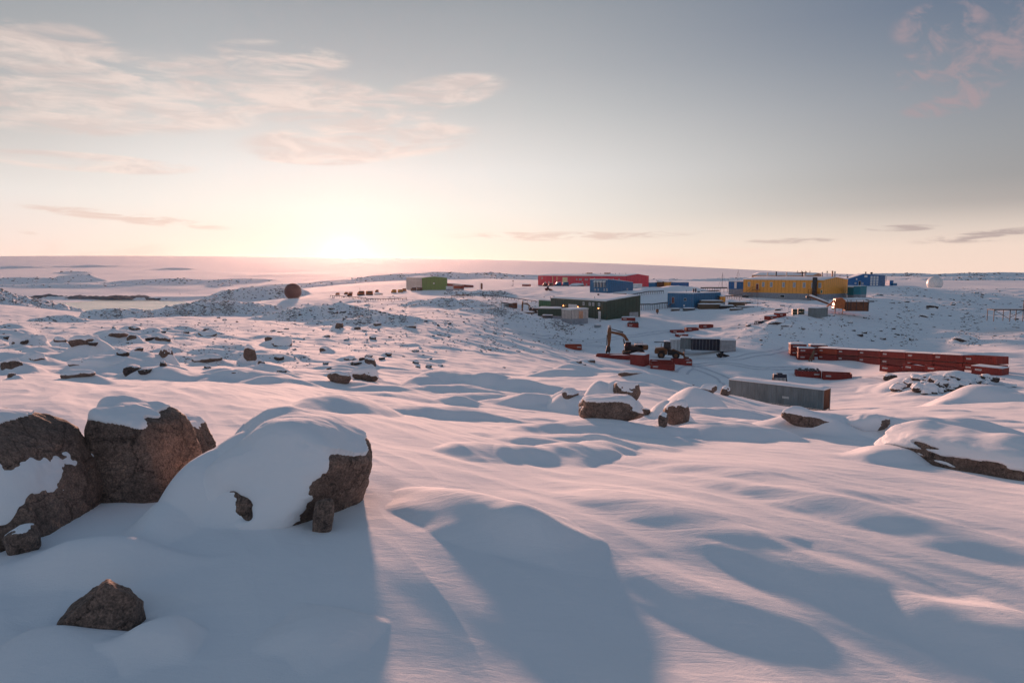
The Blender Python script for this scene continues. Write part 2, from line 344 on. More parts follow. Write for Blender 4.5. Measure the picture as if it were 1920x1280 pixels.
X = SA*RR[None]; Y = CA*RR[None]; Z = S*RR[None]
wb = sst(np.abs(TH), math.radians(58), math.radians(120))[:,None]           # behind the camera: the same low hill
Z = Z*(1-wb) + (-2.2-18*sst(RR, 8, 150)[None])*wb
near = 1-sst(RR, 1.6, 3.4)[None]; Z = Z*(1-near)+(-2.25)*near
ROUGH = np.zeros_like(Z)
def region(x, y, R):
    r = math.hypot(x, y); th = math.atan2(x, y); da = R/r if R < r else PI
    i0, i1 = np.searchsorted(TH, [th-da*1.2, th+da*1.2]); j0, j1 = np.searchsorted(RR, [max(r-R, R0), r+R])
    return slice(max(i0-1,0), min(i1+1, len(TH))), slice(max(j0-1,0), min(j1+1, NR))
def mound(x, y, rx, ry, h, rot=0.0, p=2.0, wob=.18, seed=1, rough=0.0, lobe=0.0):
    """rounded snow heap, rx across and ry along the local axes"""
    R = max(rx, ry)*1.35; a, b = region(x, y, R); dx = X[a,b]-x; dy = Y[a,b]-y; c, s = math.cos(rot), math.sin(rot)
    u = (dx*c+dy*s)/rx; v = (-dx*s+dy*c)/ry
    if lobe: u = u+lobe*v*v
    if wob: 
        w = 1+wob*pn(dx/rx*1.3+seed*7.1, dy/ry*1.3, seed)*1.5; u = u*w; v = v*w
    q = np.clip(1-(u*u+v*v), 0, 1); f = q**p
    Z[a,b] += h*f; ROUGH[a,b] = np.maximum(ROUGH[a,b], rough*sst(q, 0, .35))
def mpx(px, d, rx, ry, h, **k): mound(slope(px, 510)[0]*d, d, rx, ry, h, **k)
# hills with rock showing
mpx(450, 385, 36, 36, 8.0, rough=.75, p=1.3, seed=3)
mpx(350, 225, 18, 15, 2.4, rough=1, p=1.4, seed=4); mpx(440, 235, 20, 15, 3.0, rough=1, p=1.4, seed=5); mpx(215, 205, 12, 9, 2.6, rough=1, p=1.4, seed=6)
mpx(600, 182, 19, 13, 3.4, rough=.8, p=1.5, seed=7); mpx(115, 170, 9, 7, 1.6, rough=.7, seed=8)
mpx(10, 500, 50, 34, 8, rough=.7, p=1.5, seed=9); mpx(-60, 420, 60, 40, 9, rough=1, p=1.5, seed=10)
mpx(900, 300, 17, 14, 1.6, rough=.7, p=1.5, seed=11); mpx(1275, 330, 17, 12, 3.4, p=1.3, seed=12); mpx(1238, 320, 12, 9, 2.0, p=1.5, seed=13)
mpx(830, 222, 16, 12, 1.5, rough=.9, seed=14); mpx(985, 196, 20, 10, 1.4, rough=.8, seed=15); mpx(700, 150, 14, 6, 1.3, rough=.8, seed=16)
for i, (px, d, rx, ry, h) in enumerate([(40,1080,95,60,13),(150,1100,45,30,17),(110,980,100,45,7),(330,1060,70,40,10),(440,1050,60,40,9),(255,1040,50,30,7),(410,960,22,18,4),(140,1500,40,30,8),(330,1700,50,30,8),(20,1900,80,30,10),(165,1950,70,30,10),
                    (860,900,80,40,11),(910,1000,70,40,16),(1000,1050,90,40,11),(700,880,90,50,9),(780,900,80,40,9),(1040,800,40,25,6),(1240,760,70,30,4),(1360,700,60,30,5),(1480,700,50,30,5),
                    (1700,1700,160,60,14),(1830,900,120,50,10),(1880,1500,200,60,20),(1780,800,60,30,5),(1400,800,60,30,3),(620,800,50,30,5),(520,850,60,30,7)]):
    mpx(px, d, rx, ry, h*.5, rough=.22, p=1.4, seed=20+i, wob=.3)
# foreground and middle distance drifts
mound(-.22, 6.35, 1.4, .66, .20, rot=-.8, p=1.2, seed=2, wob=.10); mound(.15, 6.0, .6, .45, .08, rot=-.6, seed=22)
mpx(150, 4.5, .6, .35, -.10, seed=41); mpx(262, 4.15, .30, .26, .15, p=1.3, seed=412); mpx(150, 5.15, .9, .35, .14, seed=411)
mpx(930, 10.8, .95, 1.1, .17, p=1.4, seed=42); mpx(650, 16, 1.25, 2.2, .34, p=1.2, seed=43, rot=.15, wob=.05); mpx(1070, 11.5, .9, 1.8, .25, p=1.4, seed=44, rot=-.6)
mpx(865, 41, 3.6, 3.0, .75, p=1.1, seed=45); mpx(800, 39, 1.8, 3.0, .55, p=1.2, seed=46); mpx(980, 40, 3.2, 3.0, .5, p=1.2, seed=47)
mpx(1085, 27.5, 1.3, 1.9, .65, p=1.2, seed=48); mpx(1150, 27, 1.2, 1.5, .95, p=1.0, seed=49); mpx(1060, 60, 4, 3, .7, p=1.3, seed=50); mpx(1150, 62, 5.5, 3, .7, p=1.3, seed=51)
mpx(1318, 37, 1.8, 2.3, 1.1, p=1.1, seed=52, wob=.08); mpx(1225, 22, .9, 1.2, .3, p=1.1, seed=53); mpx(1268, 21.5, .75, .9, .45, p=1.1, seed=54)
mpx(1865, 12.9, 1.2, 1.9, .65, p=1.1, seed=55, rot=.4, wob=.06); mpx(1690, 12.6, .9, .9, .24, p=1.4, seed=556); mpx(1640, 26, 1.2, 1.3, .45, p=1.2, seed=56); mpx(1525, 27, 1.2, 1.4, .4, p=1.1, seed=57)
mpx(1480, 55, 3.5, 3, .25, p=1.3, seed=58); mpx(1345, 5.0, 1.0, .55, .085, p=2.2, seed=59, rot=-.7, wob=.08); mpx(1560, 5.6, 1.5, .6, .07, p=2.2, seed=60, rot=-.7, wob=.08)
mpx(585, 4.25, .4, .35, .1, p=1.3, seed=61); mpx(1930, 4.75, .8, .65, .12, p=1.9, seed=62); mpx(60, 4.1, .5, .4, .13, p=1.4, seed=63)
mpx(300, 6.05, .38, .7, .22, p=1.6, seed=64, rot=.1, wob=.05)
mpx(465, 6.75, .85, .95, .72, p=1.1, seed=66, wob=.06); mpx(130, 5.2, 1.0, .4, .1, p=1.4, seed=67)
mpx(1500, 8.3, 2.4, .7, .07, p=1.5, seed=68, rot=-.9); mpx(1350, 10.0, 2.6, .8, .10, p=1.5, seed=69, rot=-.8); mpx(1700, 7.2, 1.8, .6, .07, p=1.5, seed=70, rot=-.8); mpx(1250, 7.0, 1.6, .6, .08, p=1.5, seed=71, rot=-.8)
mpx(1800, 20, 4, 2, .7, p=1.4, seed=72); mpx(1560, 20, 3, 1.5, .4, p=1.4, seed=73); mpx(1380, 17, 2.2, 1.2, .3, p=1.4, seed=74); mpx(1400, 30, 3, 2, .5, p=1.4, seed=75)
mpx(1120, 17, 2.5, 1.4, .35, p=1.4, seed=76); mpx(850, 20, 2.5, 1.2, .3, p=1.3, seed=77); mpx(860, 26, 1.0, .8, .25, seed=78); mpx(1010, 29, 3.2, 1.6, .5, p=1.3, seed=79)
# random buried boulders over the left and middle field
rg = random.Random(7)
BUR = []
for i in range(150):
    px = rg.uniform(-60, 1000); d = math.exp(rg.uniform(math.log(27), math.log(120)))
    if px > 650 and rg.random() < .5: continue
    s = rg.uniform(.5, 1.6)*(.75+d/100); BUR.append((px, d, s))
    kx, kh = (1, 1) if px < 560 else (2.2, .55)
    mpx(px, d, s*rg.uniform(.9, 1.6)*kx, s*rg.uniform(.8, 1.3), s*rg.uniform(.14, .34)*kh, p=rg.choice([1.0, 1.3, 1.8]), seed=100+i, rot=rg.uniform(-.5, .5))
for i in range(90):
    px = rg.uniform(1000, 1960); d = math.exp(rg.uniform(math.log(13), math.log(85))); s = rg.uniform(.4, 1.0)*(.6+d/60)
    if 1330 < px < 1620 and d > 50: continue
    mpx(px, d, s*rg.uniform(1.5, 3.0), s*rg.uniform(.7, 1.3), s*rg.uniform(.10, .24), p=1.5, seed=300+i, rot=rg.uniform(-.8, -.2))
for i in range(60):
    px = rg.uniform(1500, 1980); d = rg.uniform(150, 330); s = rg.uniform(2, 5)
    mpx(px, d, s*2, s, s*.12, p=1.5, seed=400+i, rot=rg.uniform(-.3, .3))
# the stone heap in front of the red container row
for i, (px, d, h) in enumerate([(1720,100,1.2),(1780,97,1.5),(1830,96,1.0),(1680,103,.8),(1755,92,1.0)]): mpx(px, d, 5.5, 4, h, p=1.3, seed=500+i)
mpx(1845, 72, 5.5, 5, 2.0, p=1.3, seed=510); mpx(1480, 100, 3, 3, .4, seed=511)
# pads: calm snow where things stand
pad = np.ones_like(Z)
for sx, sy in SEATS:
    R = 9+sy*.02; a, b = region(sx, sy, R); q = np.hypot(X[a,b]-sx, Y[a,b]-sy)/R
    pad[a,b] *= .15+.85*sst(q, .35, 1)
# wind drifts
WD = math.radians(-36); wu = X*math.sin(WD)+Y*math.cos(WD); wv = X*math.cos(WD)-Y*math.sin(WD)
def octv(lam, amp, strch, seed, rmin, rmax, ridge=False):
    j = np.where((RR > rmin*.6) & (RR < rmax*1.6))[0]; b = slice(j[0], j[-1]+1); r = RR[b][None]
    w = sst(r, rmin*.6, rmin*1.5)*(1-sst(r, rmax*.7, rmax*1.6)); n = pn(wu[:,b]/(lam*strch)+seed*3.3, wv[:,b]/lam+seed*1.7, seed)
    if ridge: n = .5-np.abs(n)*1.6
    Z[:,b] += amp*n*w*pad[:,b]
octv(60, .7, 1.6, 11, 150, 2000); octv(18, .36, 1.8, 12, 60, 900); octv(7, .20, 2.0, 13, 35, 420); octv(5, .22, 1.6, 24, 60, 420, True); octv(2.4, .08, 1.8, 25, 45, 220, True); octv(3.0, .085, 2.6, 14, 11, 130, True); octv(3.4, .10, 2.4, 21, 9, 90)
octv(1.5, .045, 3.0, 15, 6, 60); octv(.75, .022, 3.2, 16, 2, 40, True); octv(.33, .008, 2.5, 17, 2, 18); octv(.5, .012, 3.5, 23, 3, 25, True); octv(300, 3, 1.5, 18, 900, 1500); octv(110, 1.2, 1.5, 19, 700, 1500)
octv(1.1, .03, 2.2, 22, 14, 90, True)
# rough rocky texture in the hills
rn = np.abs(pn(X/9, Y/9, 31))*1.1+np.abs(pn(X/3.2, Y/3.2, 32))*.5+pn(X/1.3, Y/1.3, 33)*.16
Z += ROUGH*rn*1.3*sst(RR, 60, 160)[None]*np.clip(RR/260, .55, 3.0)[None]
# shore cliffs
Zg = Z+CAMZ
SEA = CAMZ-30.0
sh_n = pn(X/60, Y/25, 35)*14+pn(X/20, Y/9, 36)*4
shore = sst(Y+sh_n+X*.10, 700, 706)*(X < 60)          # far ice shore rises as a low cliff
bay = sst(Y, 470, 520)*(1-sst(Y, 1000, 1400))*(1-sst(X, -215, -150))
Zg = Zg + shore*0
inb = bay > 0
Zg = np.where(inb, np.where(shore > 0, np.maximum(Zg, SEA-1+shore*(4.2+1.2*pn(X/40, Y/40, 37))), Zg), Zg)
def height(x, y):
    r = math.hypot(x, y); th = math.atan2(x, y)
    fi = np.interp(th, TH, np.arange(len(TH))); fj = (math.log(max(r, R0))-LR[0])/(LR[1]-LR[0])
    i = min(int(fi), len(TH)-2); j = min(int(fj), NR-2); a = fi-i; b = fj-j
    return float((Zg[i,j]*(1-a)+Zg[i+1,j]*a)*(1-b)+(Zg[i,j+1]*(1-a)+Zg[i+1,j+1]*a)*b)
def gpx(px, d):
    x = slope(px, 510)[0]*d; return x, d, height(x, d)
# ------------------------------------------------------------------ finding the ground under a picture direction
def hit(px, py, dmin=2.5):
    a, b = slope(px, py); th = math.atan(a); i = int(np.argmin(np.abs(TH-th)))
    yy = RR*math.cos(th); g = Zg[i]; zr = CAMZ+b*yy
    k = np.where((zr <= g) & (yy > dmin))[0]
    if not len(k): return None
    j = k[0]; d = yy[j]
    if j > 0:
        e0 = zr[j-1]-g[j-1]; e1 = zr[j]-g[j]
        if e0 > 0 and e0 != e1: d = yy[j-1]+(yy[j]-yy[j-1])*e0/(e0-e1)
    return a*d, d, height(a*d, d)
LM = [(15,699,24,20,.5,'dark rock under a snow hood at the left edge'), (19,710,11,9,.6,'small dark rock below the hooded rock at the left edge'), (60,678,20,12,.0,'round snow-covered boulder with one dark spot near the left edge'),
      (108,643,16,9,.5,'rock tip on a wide snow dome at the left'), (152,652,38,17,.45,'brown wedge boulder with white shoulders at the left'), (164,638,11,6,.8,'little rock behind the brown wedge boulder'),
      (214,636,30,12,.35,'snowy dome boulder with dark rock on its left flank'), (243,640,13,11,.6,'dark rock on the right flank of the snowy dome boulder'), (301,642,18,11,.6,'brown boulder with a snow tail behind the snowy dome'),
      (248,620,16,7,.8,'dark loaf-shaped rock on the skyline of the left slope'), (258,662,12,9,.5,'dark rock at the left end of a low snow hump'), (304,674,20,20,.4,'tall pointed boulder with a white crown on the left slope'),
      (205,684,42,20,.42,'broad boulder with a square dark rock face on the left slope'), (166,677,15,8,.5,'dark triangular rock beside the broad square-faced boulder'), (162,699,74,20,-.05,'long snow-covered boulder with rock showing at both ends'),
      (127,712,48,13,.55,'low brown boulder in front of the long snow-covered boulder'), (381,679,36,10,.45,'thin rock slab under a snow roll on the left slope'), (467,682,16,27,.4,'upright brown rock pillar at the end of a snow bank'),
      (380,631,26,7,.7,'flat reddish rock on a snow rise left of the radome'), (384,623,10,6,.8,'dark stone perched behind the flat reddish rock'), (505,645,16,12,.6,'dark rock set in a large snow cube'), (522,652,26,15,.1,'large cube of snow-covered rock below the radome'),
      (607,661,11,9,.4,'square snowy stone right of the large snow cube'), (691,686,18,12,.6,'brown pyramid rock right of a broad snow dome'), (634,619,13,12,.7,'round dark boulder below the hill beside the radome'), (669,619,10,6,.7,'small dark boulder right of the round dark boulder'),
      (705,612,13,5,.7,'flat brown stone at the edge of the sunlit snow flat'), (770,616,13,6,.6,'olive brown stone on the slope under the green hall'), (617,583,13,6,.7,'brown rock crowning the small hill right of the radome'), (645,588,10,5,.7,'brown rock stepping down from the small hill crest'),
      (655,676,18,6,.5,'thin dark rock on the crest of a broad snow dome'), (488,684,9,7,.6,'small dark rock right of the upright rock pillar'), (725,667,9,5,.7,'small dark stone right of the broad snow dome'), (612,633,8,4,.8,'little dark stone below the round dark boulder'),
      (35,648,30,17,-.3,'boxy snow-covered boulder at the far left edge'), (60,648,24,14,-.3,'second boxy snow-covered boulder from the left edge'), (1085,683,11,5,.8,'dark stone in front of the long red bin'), (1108,681,13,6,.7,'flat dark stone beside the long red bin'),
      (212,618,6,5,.7,'tiny upright stone on the left slope skyline'), (440,700,12,3,.6,'thin dark ledge in the pink snow bank'), (1365,640,0,0,0,''), (1460,610,26,8,.4,'broad dark rock below the grey hut'), (1478,615,14,6,.5,'dark rock just right of the broad one below the grey hut'),
      (1735,597,14,7,.5,'dark rock with a snow crest on the right slope'), (1810,642,24,10,.4,'large snow-hooded rock above the red container row'), (1748,580,12,7,.5,'angular rock pair in the middle of the right slope'), (1650,555,10,4,.6,'flat stone behind the orange hopper')]
LMP = {}
for i_, (px, py, w, h, thr, lab) in enumerate(LM):
    p = hit(px, py)
    if p is not None and w: LMP[i_] = (p, p[1]/FPX)
for i_, (p, k) in LMP.items():
    w, h = LM[i_][2]*k*1.2, LM[i_][3]*k*1.25; sg = -1 if rg.random() < .65 else 1
    mound(p[0]+sg*w*.35, p[1]+w*.75, w*rg.uniform(.9, 1.3), w*rg.uniform(.75, 1.0), h*rg.uniform(.55, .85), p=1.2, seed=600+i_, wob=.12)
    mound(p[0]+w*.1, p[1]+w*.3, w*1.0, w*.75, h*.22, p=1.3, seed=700+i_)
for (px, d, rx, ry, h) in [(1147, 22.6, 1.3, 1.0, .20), (1172, 26.8, 1.2, 1.0, .35), (1268, 21.8, .9, .8, .22), (631, 38.6, 1.4, 1.0, .25), (684, 39.5, 1.2, 1.0, .3), (1528, 28.5, 1.2, 1.0, .2), (1640, 24.8, 1.0, .8, .18)]: mpx(px, d, rx, ry, h, p=1.3, seed=int(px))
Zg = np.where(inb & (shore > 0), Zg, Z+CAMZ)
Zg = np.where(inb, np.where(shore > 0, np.maximum(Zg, SEA-1+shore*(4.2+1.2*pn(X/40, Y/40, 37))), Zg), Zg)
def build_terrain():
    nt_, nr_ = Zg.shape
    far = np.array([R1*1.02, 9000.0]); zf = Zg[:, -1:]
    Xa = np.concatenate([X, SA*4300], 1); Ya = np.concatenate([Y, CA*4300], 1); Za = np.concatenate([Zg, np.minimum(zf, CAMZ-20)*0+np.minimum(zf-40, -6)], 1)
    nr_ += 1
    V = np.stack([Xa, Ya, Za], 2).reshape(-1, 3)
    i = np.arange(nt_)[:,None]; i2 = (i+1) % nt_; j = np.arange(nr_-1)[None]
    F = np.stack([i*nr_+j, i*nr_+j+1, i2*nr_+j+1, i2*nr_+j], 2).reshape(-1, 4)
    # close the middle under the camera
    c = len(V); V = np.vstack([V, [[0, 0, CAMZ-2.25]]])
    k = np.arange(0, nt_-1, 2)
    F2 = np.stack([np.full(len(k), c), k*nr_, (k+1)*nr_, ((k+2) % nt_)*nr_], 1)
    F = np.vstack([F, F2]); F = F[:, ::-1] 
    me = mesh_np('snow_ground', V, F, M['snow'])
    return tag(link('snow_ground', me), kind='structure')
ground = build_terrain()
wv_ = np.array([[-900, 430, SEA], [-120, 430, SEA], [-120, 900, SEA], [-900, 900, SEA]], float)
tag(link('water', mesh_np('water', wv_, np.array([[0,1,2,3]]), M['water'], False)), kind='structure')
# dark face of the ice cliff along the far shore
def cliff():
    xs = np.linspace(-570, -300, 260); V = []; m = []
    for x in xs:
        y = 703-float(pn(x/60, 700/25, 35)*14+pn(x/20, 700/9, 36)*4)-x*.10
        h = 4.2+2.4*float(pn(x/22, 3, 38))+1.2*float(pn(x/6, 8, 39)); h = max(.5, h)*(1-.85*float(sst(x, -420, -320)))
        V += [(x, y-3.0, SEA-1), (x+1.5*float(pn(x/4, 1, 40)), y-2.0, SEA+h*.6), (x, y+4, SEA+h)]
    F = [(3*i+k, 3*i+3+k, 3*i+4+k, 3*i+1+k) for i in range(len(xs)-1) for k in (0, 1)]
    return mesh_np('ice_cliff', np.array(V), np.array(F), M['ice_cliff'])
tag(link('ice_cliff', cliff()), kind='structure')

# packed wheel ruts left by the machines
def ruts():
    V, F = [], []
    for path in ([(1278,700),(1284,692),(1300,688),(1335,700),(1362,716),(1385,738)], [(1290,686),(1340,680),(1420,690),(1520,694),(1640,706),(1760,716),(1900,724)], [(1300,672),(1380,672),(1440,662),(1480,652)],
                 [(960,622),(1040,632),(1110,640),(1200,628),(1290,618),(1400,610),(1500,600)], [(1150,652),(1110,648),(1060,644),(1000,634)]):
        Q = [Vector(hit(a, b)) for a, b in path if hit(a, b)]; pts = []
        for k in range(len(Q)-1):
            n = max(2, int((Q[k+1]-Q[k]).length/.8))
            a, b, c, d = Q[max(k-1,0)], Q[k], Q[k+1], Q[min(k+2,len(Q)-1)]
            for i in range(n):
                t = i/n; pts.append(.5*((2*b)+(c-a)*t+(2*a-5*b+4*c-d)*t*t+(3*b-a-3*c+d)*t**3))
        for off in (-1.0, 1.0):
            k0 = len(V)
            for i, p in enumerate(pts):
                dr = (pts[min(i+1,len(pts)-1)]-pts[max(i-1,0)]); dr.z = 0; dr.normalize(); nm = Vector((-dr.y, dr.x, 0)); w = .26+.07*float(pn(i*.3, off, 5))
                wob = .25*float(pn(i*.07, 4, 6))
                for e in (-w, w):
                    q = p+nm*(off+e+wob); V.append((q.x, q.y, height(q.x, q.y)+.035))
            F += [(k0+2*i, k0+2*i+1, k0+2*i+3, k0+2*i+2) for i in range(len(pts)-1)]
    return mesh_np('wheel_ruts', np.array(V), np.array(F), M['packed_snow'])
tag(link('snow_road_ruts', ruts()), kind='structure')
# ------------------------------------------------------------------ boulders
_ico = {}
def ico(sub):
    if sub not in _ico:
        bm = bmesh.new(); bmesh.ops.create_icosphere(bm, subdivisions=sub, radius=1)
        v = np.array([q.co[:] for q in bm.verts]); f = np.array([[w.index for w in q.verts] for q in bm.faces]); bm.free(); _ico[sub] = (v, f)
    return _ico[sub]
def vnormals(V, F):
    a = V[F[:,0]]; n = np.cross(V[F[:,1]]-a, V[F[:,2]]-a); o = np.zeros_like(V)
    for k in range(3): np.add.at(o, F[:,k], n)
    return o/np.maximum(np.linalg.norm(o, axis=1, keepdims=True), 1e-12)
def rock_shape(seed, sub, planes=None, sharp=9, rough=.05, dims=(1,1,1), det=1.0):
    D, F = ico(sub); r = np.random.RandomState(seed)
    if planes is None:
        n = r.normal(size=(11, 3)); n[0] = (r.uniform(-.3,.3), r.uniform(-.3,.3), 1); n /= np.linalg.norm(n, axis=1, keepdims=True); h = r.uniform(.72, 1.05, 11)
    else:
        n = np.array([p[:3] for p in planes], float); n /= np.linalg.norm(n, axis=1, keepdims=True); h = np.array([p[3] for p in planes])
    dn = np.maximum(D@n.T, 1e-3); t = h[None]/dn
    R = (np.sum(t**-sharp, axis=1)+1.25**-sharp)**(-1/sharp)
    V = D*R[:,None]
    o = seed*3.7
    V = V*(1+rough*(vn3(V*2.1+o, seed)+.55*vn3(V*4.7+o, seed+1)+.35*vn3(V*10+o, seed+2)+.22*det*vn3(V*23+o, seed+3)+.13*det*vn3(V*48+o, seed+5))[:,None])
    return V*np.array(dims), F
def cap_shape(V, F, seed, thick, thr=.45, fn=None, amp=.34, fr=1.0):
    Nn = vnormals(V, F); q = V/np.abs(V).max(); Ns = Nn.copy(); Vs = V.copy()
    for _ in range(max(3, int(len(V)**.5/8))):
        a = np.zeros_like(V); c = np.zeros(len(V)); b = np.zeros_like(V)
        for i, j in ((0,1),(1,2),(2,0)):
            np.add.at(a, F[:,i], Ns[F[:,j]]); np.add.at(c, F[:,i], 1); np.add.at(b, F[:,i], Vs[F[:,j]])
        Ns = Ns*.3+.7*a/c[:,None]; Ns /= np.maximum(np.linalg.norm(Ns, axis=1, keepdims=True), 1e-9); Vs = Vs*.3+.7*b/c[:,None]
    m = Ns[:,2]-thr+amp*.6*vn3(q*2.6*fr+seed, seed)+amp*.35*vn3(q*7*fr, seed+1)+amp*.2*vn3(q*19*fr, seed+2)
    if fn is not None: m = fn(q, Ns, m)
    t = thick*np.where(m > 0, 1-np.exp(-np.maximum(m, 0)*2.0), m*2.5); t = np.where(t > 0, t*(1+.55*vn3(q*3.1+seed*.3, seed+7)), t); t = np.maximum(t, -thick*.6)
    up = np.stack([np.zeros(len(V)), np.zeros(len(V)), np.ones(len(V))], 1)
    dl = ((V-Vs)*Ns).sum(1)
    for _ in range(4):
        a = np.zeros(len(V)); c = np.zeros(len(V))
        for i, j in ((0,1),(1,2),(2,0)): np.add.at(a, F[:,i], dl[F[:,j]]); np.add.at(c, F[:,i], 1)
        dl = a/c
    O = np.where(t[:,None] > 0, Vs+Ns*np.maximum(dl, 0)[:,None], V)+(Ns*.7+up*.3)*t[:,None]
    w = np.clip(t/thick*3, 0, 1)[:,None]; O = O*w+(V+Ns*t[:,None])*(1-w)
    keep = (t[F] > -thick*.55).any(1); F2 = F[keep]
    used = np.unique(F2); mp = -np.ones(len(V), int); mp[used] = np.arange(len(used))
    return O[used], mp[F2]
def boulder(px, py, label, size, seed, sub=4, planes=None, tilt=(0,0,0), thick=.06, thr=.45, fn=None, d=None, sink=.25, rough=.05, sharp=9, mat='rock', name='boulder', group=None, dz=0.0, amp=.34, fr=1.0, loc=None, cat='boulder', ztop=None):
    """a rock with its own snow cap; size = half widths in metres"""
    if loc is None:
        p = hit(px, py) if d is None else gpx(px, d)
        if p is None: return None
    else: p = (loc[0], loc[1], height(*loc[:2]))
    V, F = rock_shape(seed, sub, planes, sharp, rough, size)
    R = np.array(Matrix.Rotation(tilt[2], 3, 'Z') @ Matrix.Rotation(tilt[1], 3, 'Y') @ Matrix.Rotation(tilt[0], 3, 'X')); V = V@R.T
    top = V[:,2].max(); z0 = p[2]+size[2]*(1-2*sink)+dz
    if ztop is not None: z0 = ztop-top
    o = link(name, mesh_np(name, V, F, M[mat])); o.location = (p[0], p[1]+(size[1]*.8 if loc is None and d is None else 0), z0)
    tag(o, label, cat, group)
    if thick > 0:
        CV, CF = cap_shape(V, F, seed+50, thick, thr, fn, amp, fr)
        if len(CF) > 3: link('snow_cap', mesh_np('snow_cap', CV, CF, M['snow_cap']), o)
    return o
def zt(px, py, d): return CAMZ+slope(px, py)[1]*d
def fA(q, n, m):       # snow plastered on the front hollow of the big left boulder
    top = np.where(q[:,2] > .52, m, -1); u = (q[:,0]-.46)/.29; v = (q[:,2]-.06)/.25
    patch = np.where(n[:,1] < .2, 1-(u*u+v*v)+.5*vn3(q*5+3, 5)+.3*vn3(q*14, 6), -1)
    return np.maximum(top, patch*.7)
boulder(0, 0, 'largest brown granite boulder at the far left with a snow patch plastered on its front', (1.12, .85, .80), 11, 7,
        [(.95,-.1,.42,.86),(1,0,-.1,1.0),(0,-1,.25,.85),(-.2,-.95,-.3,.95),(0,1,.2,.9),(-1,0,0,1.1),(.1,.1,1,.98),(.55,-.1,.84,.93),(.5,-.8,.4,.92)],
        tilt=(0,.10,.1), thick=.05, thr=.80, fn=fA, loc=(-5.15, 6.1), ztop=zt(60,742,6.2), rough=.035, sharp=20)
def fB(q, n, m): return np.where((n[:,2] > .55) & (q[:,0] < .33+.1*vn3(q*6, 8)), m+.12, -1)
boulder(0, 0, 'dark flat-topped granite block standing second from the left', (.62, .50, .66), 23, 7,
        [(.1,0,1,.80),(1,-.1,.30,.80),(-1,-.35,.30,.78),(0,-1,.12,.85),(.5,-1,.15,.95),(-.8,-.6,-.15,.80),(0,1,0,.9),(.6,0,.8,.93)],
        tilt=(.03,.04,-.06), thick=.045, thr=.55, fn=fB, loc=(-4.08, 7.15), ztop=zt(240,755,7.2), rough=.035, sharp=14)
boulder(0, 0, 'small wedge-shaped granite boulder peeping out behind the dark flat-topped block', (.42, .4, .48), 31, 6,
        [(1,0,.5,.8),(.9,-.2,-.5,.9),(0,-1,0,.8),(-1,0,0,1),(0,1,0,1),(.2,0,1,.8)], thick=.03, thr=.62, loc=(-4.18, 8.3), ztop=zt(320,775,8.3), sharp=14)
def fD(q, n, m):
    bx = .17+.46*(q[:,2]+.45)/.9+.09*vn3(q*5+1, 4)+.05*vn3(q*13, 9)+.025*vn3(q*30, 2)
    hole = 1-((q[:,0]+.30)/.19)**2-((q[:,2]+.14)/.13)**2+.7*vn3(q*9, 12)
    r = np.where(n[:,2] > .74, .9, (bx-q[:,0])*2.4)
    return np.where(n[:,1] < 0, np.minimum(r, -hole*.8), r)
boulder(0, 0, 'large snow-draped boulder showing a bare rock face on its right side', (.86, .72, .58), 42, 7,
        [(-.05,.06,1,.86),(.6,0,.8,.86),(.9,-.42,-.30,.80),(.9,.3,-.1,.95),(0,-1,.42,.84),(-.75,-.25,.7,.70),(-1,.2,.3,.95),(0,1,.2,.9),(-.3,-.9,.45,.86),(.1,0,1,.9)],
        tilt=(0,.05,-.05), thick=.075, fn=fD, loc=(-2.22, 6.65), ztop=zt(500,785,6.8), amp=.2, rough=.035, sharp=14, fr=1.0)
boulder(0, 0, 'narrow upright stone leaning against the bare face of the snow-draped boulder', (.095, .12, .26), 51, 5, thick=0, loc=(-1.72, 6.0), ztop=zt(590,930,6.0), tilt=(.1,.12,.3))
boulder(0, 0, 'jagged dark stone poking out of the bottom left snow slope', (.235, .25, .40), 60, 6,
        [(-.42,-.1,.9,.62),(1,-.1,.1,.98),(-.96,-.1,-.27,.88),(0,-1,.3,.5),(.4,.3,.85,.85),(0,1,0,.6),(.5,-.8,.2,.62),(-.4,-.9,-.1,.6)], tilt=(0,0,.1), thick=0, thr=.9, loc=(-2.76, 4.34), ztop=zt(190,1080,4.34)-.03, rough=.055, sharp=40, mat='rock')
boulder(0, 0, 'tip of a small brown stone at the lower left edge of the photo', (.16,.14,.14), 61, 5, thick=.01, thr=.8, loc=(-4.05, 5.45), ztop=zt(5,990,5.4))
def fF(q, n, m): return np.where((n[:,2] > .30+.1*vn3(q*5, 3)) | (q[:,2] > .20+.05*vn3(q*6, 7)), .8, np.where(n[:,0] > .2, .5, -1))
boulder(0, 0, 'long low rock slab under a thick snow drift at the right edge', (.6, 1.45, .40), 71, 7,
        [(-1,0,.18,.9),(-.3,0,1,.8),(0,-1,.2,1.0),(0,1,.2,1.0),(1,0,.5,.9),(-.8,.6,.3,1.0)], tilt=(-.06,.0,.40), thick=.11, fn=fF, loc=(8.02, 11.95), ztop=zt(1800,808,12), rough=.04, sharp=12)
def fG(q, n, m): return np.where(n[:,2] > .45, m+.15, -1)
boulder(1147, 785, 'flat-topped brown boulder with a snow slab on top near the slope brow', (.80,.5,.30), 81, 6,
        [(0,0,1,.85),(-1,-.1,.1,.9),(-.5,-1,.1,.95),(0,-1,.12,.85),(1,-.2,.4,.85),(.6,-.8,.2,.95),(0,1,0,1)], thick=.07, thr=.5, fn=fG, sink=.16, sharp=14, rough=.04)
boulder(1172, 764, 'pitted dark rock at the right end of a snow hump above the flat-topped boulder', (.52,.5,.66), 82, 6, thick=.06, thr=.55, sink=.22, tilt=(0,.3,0), sharp=12)
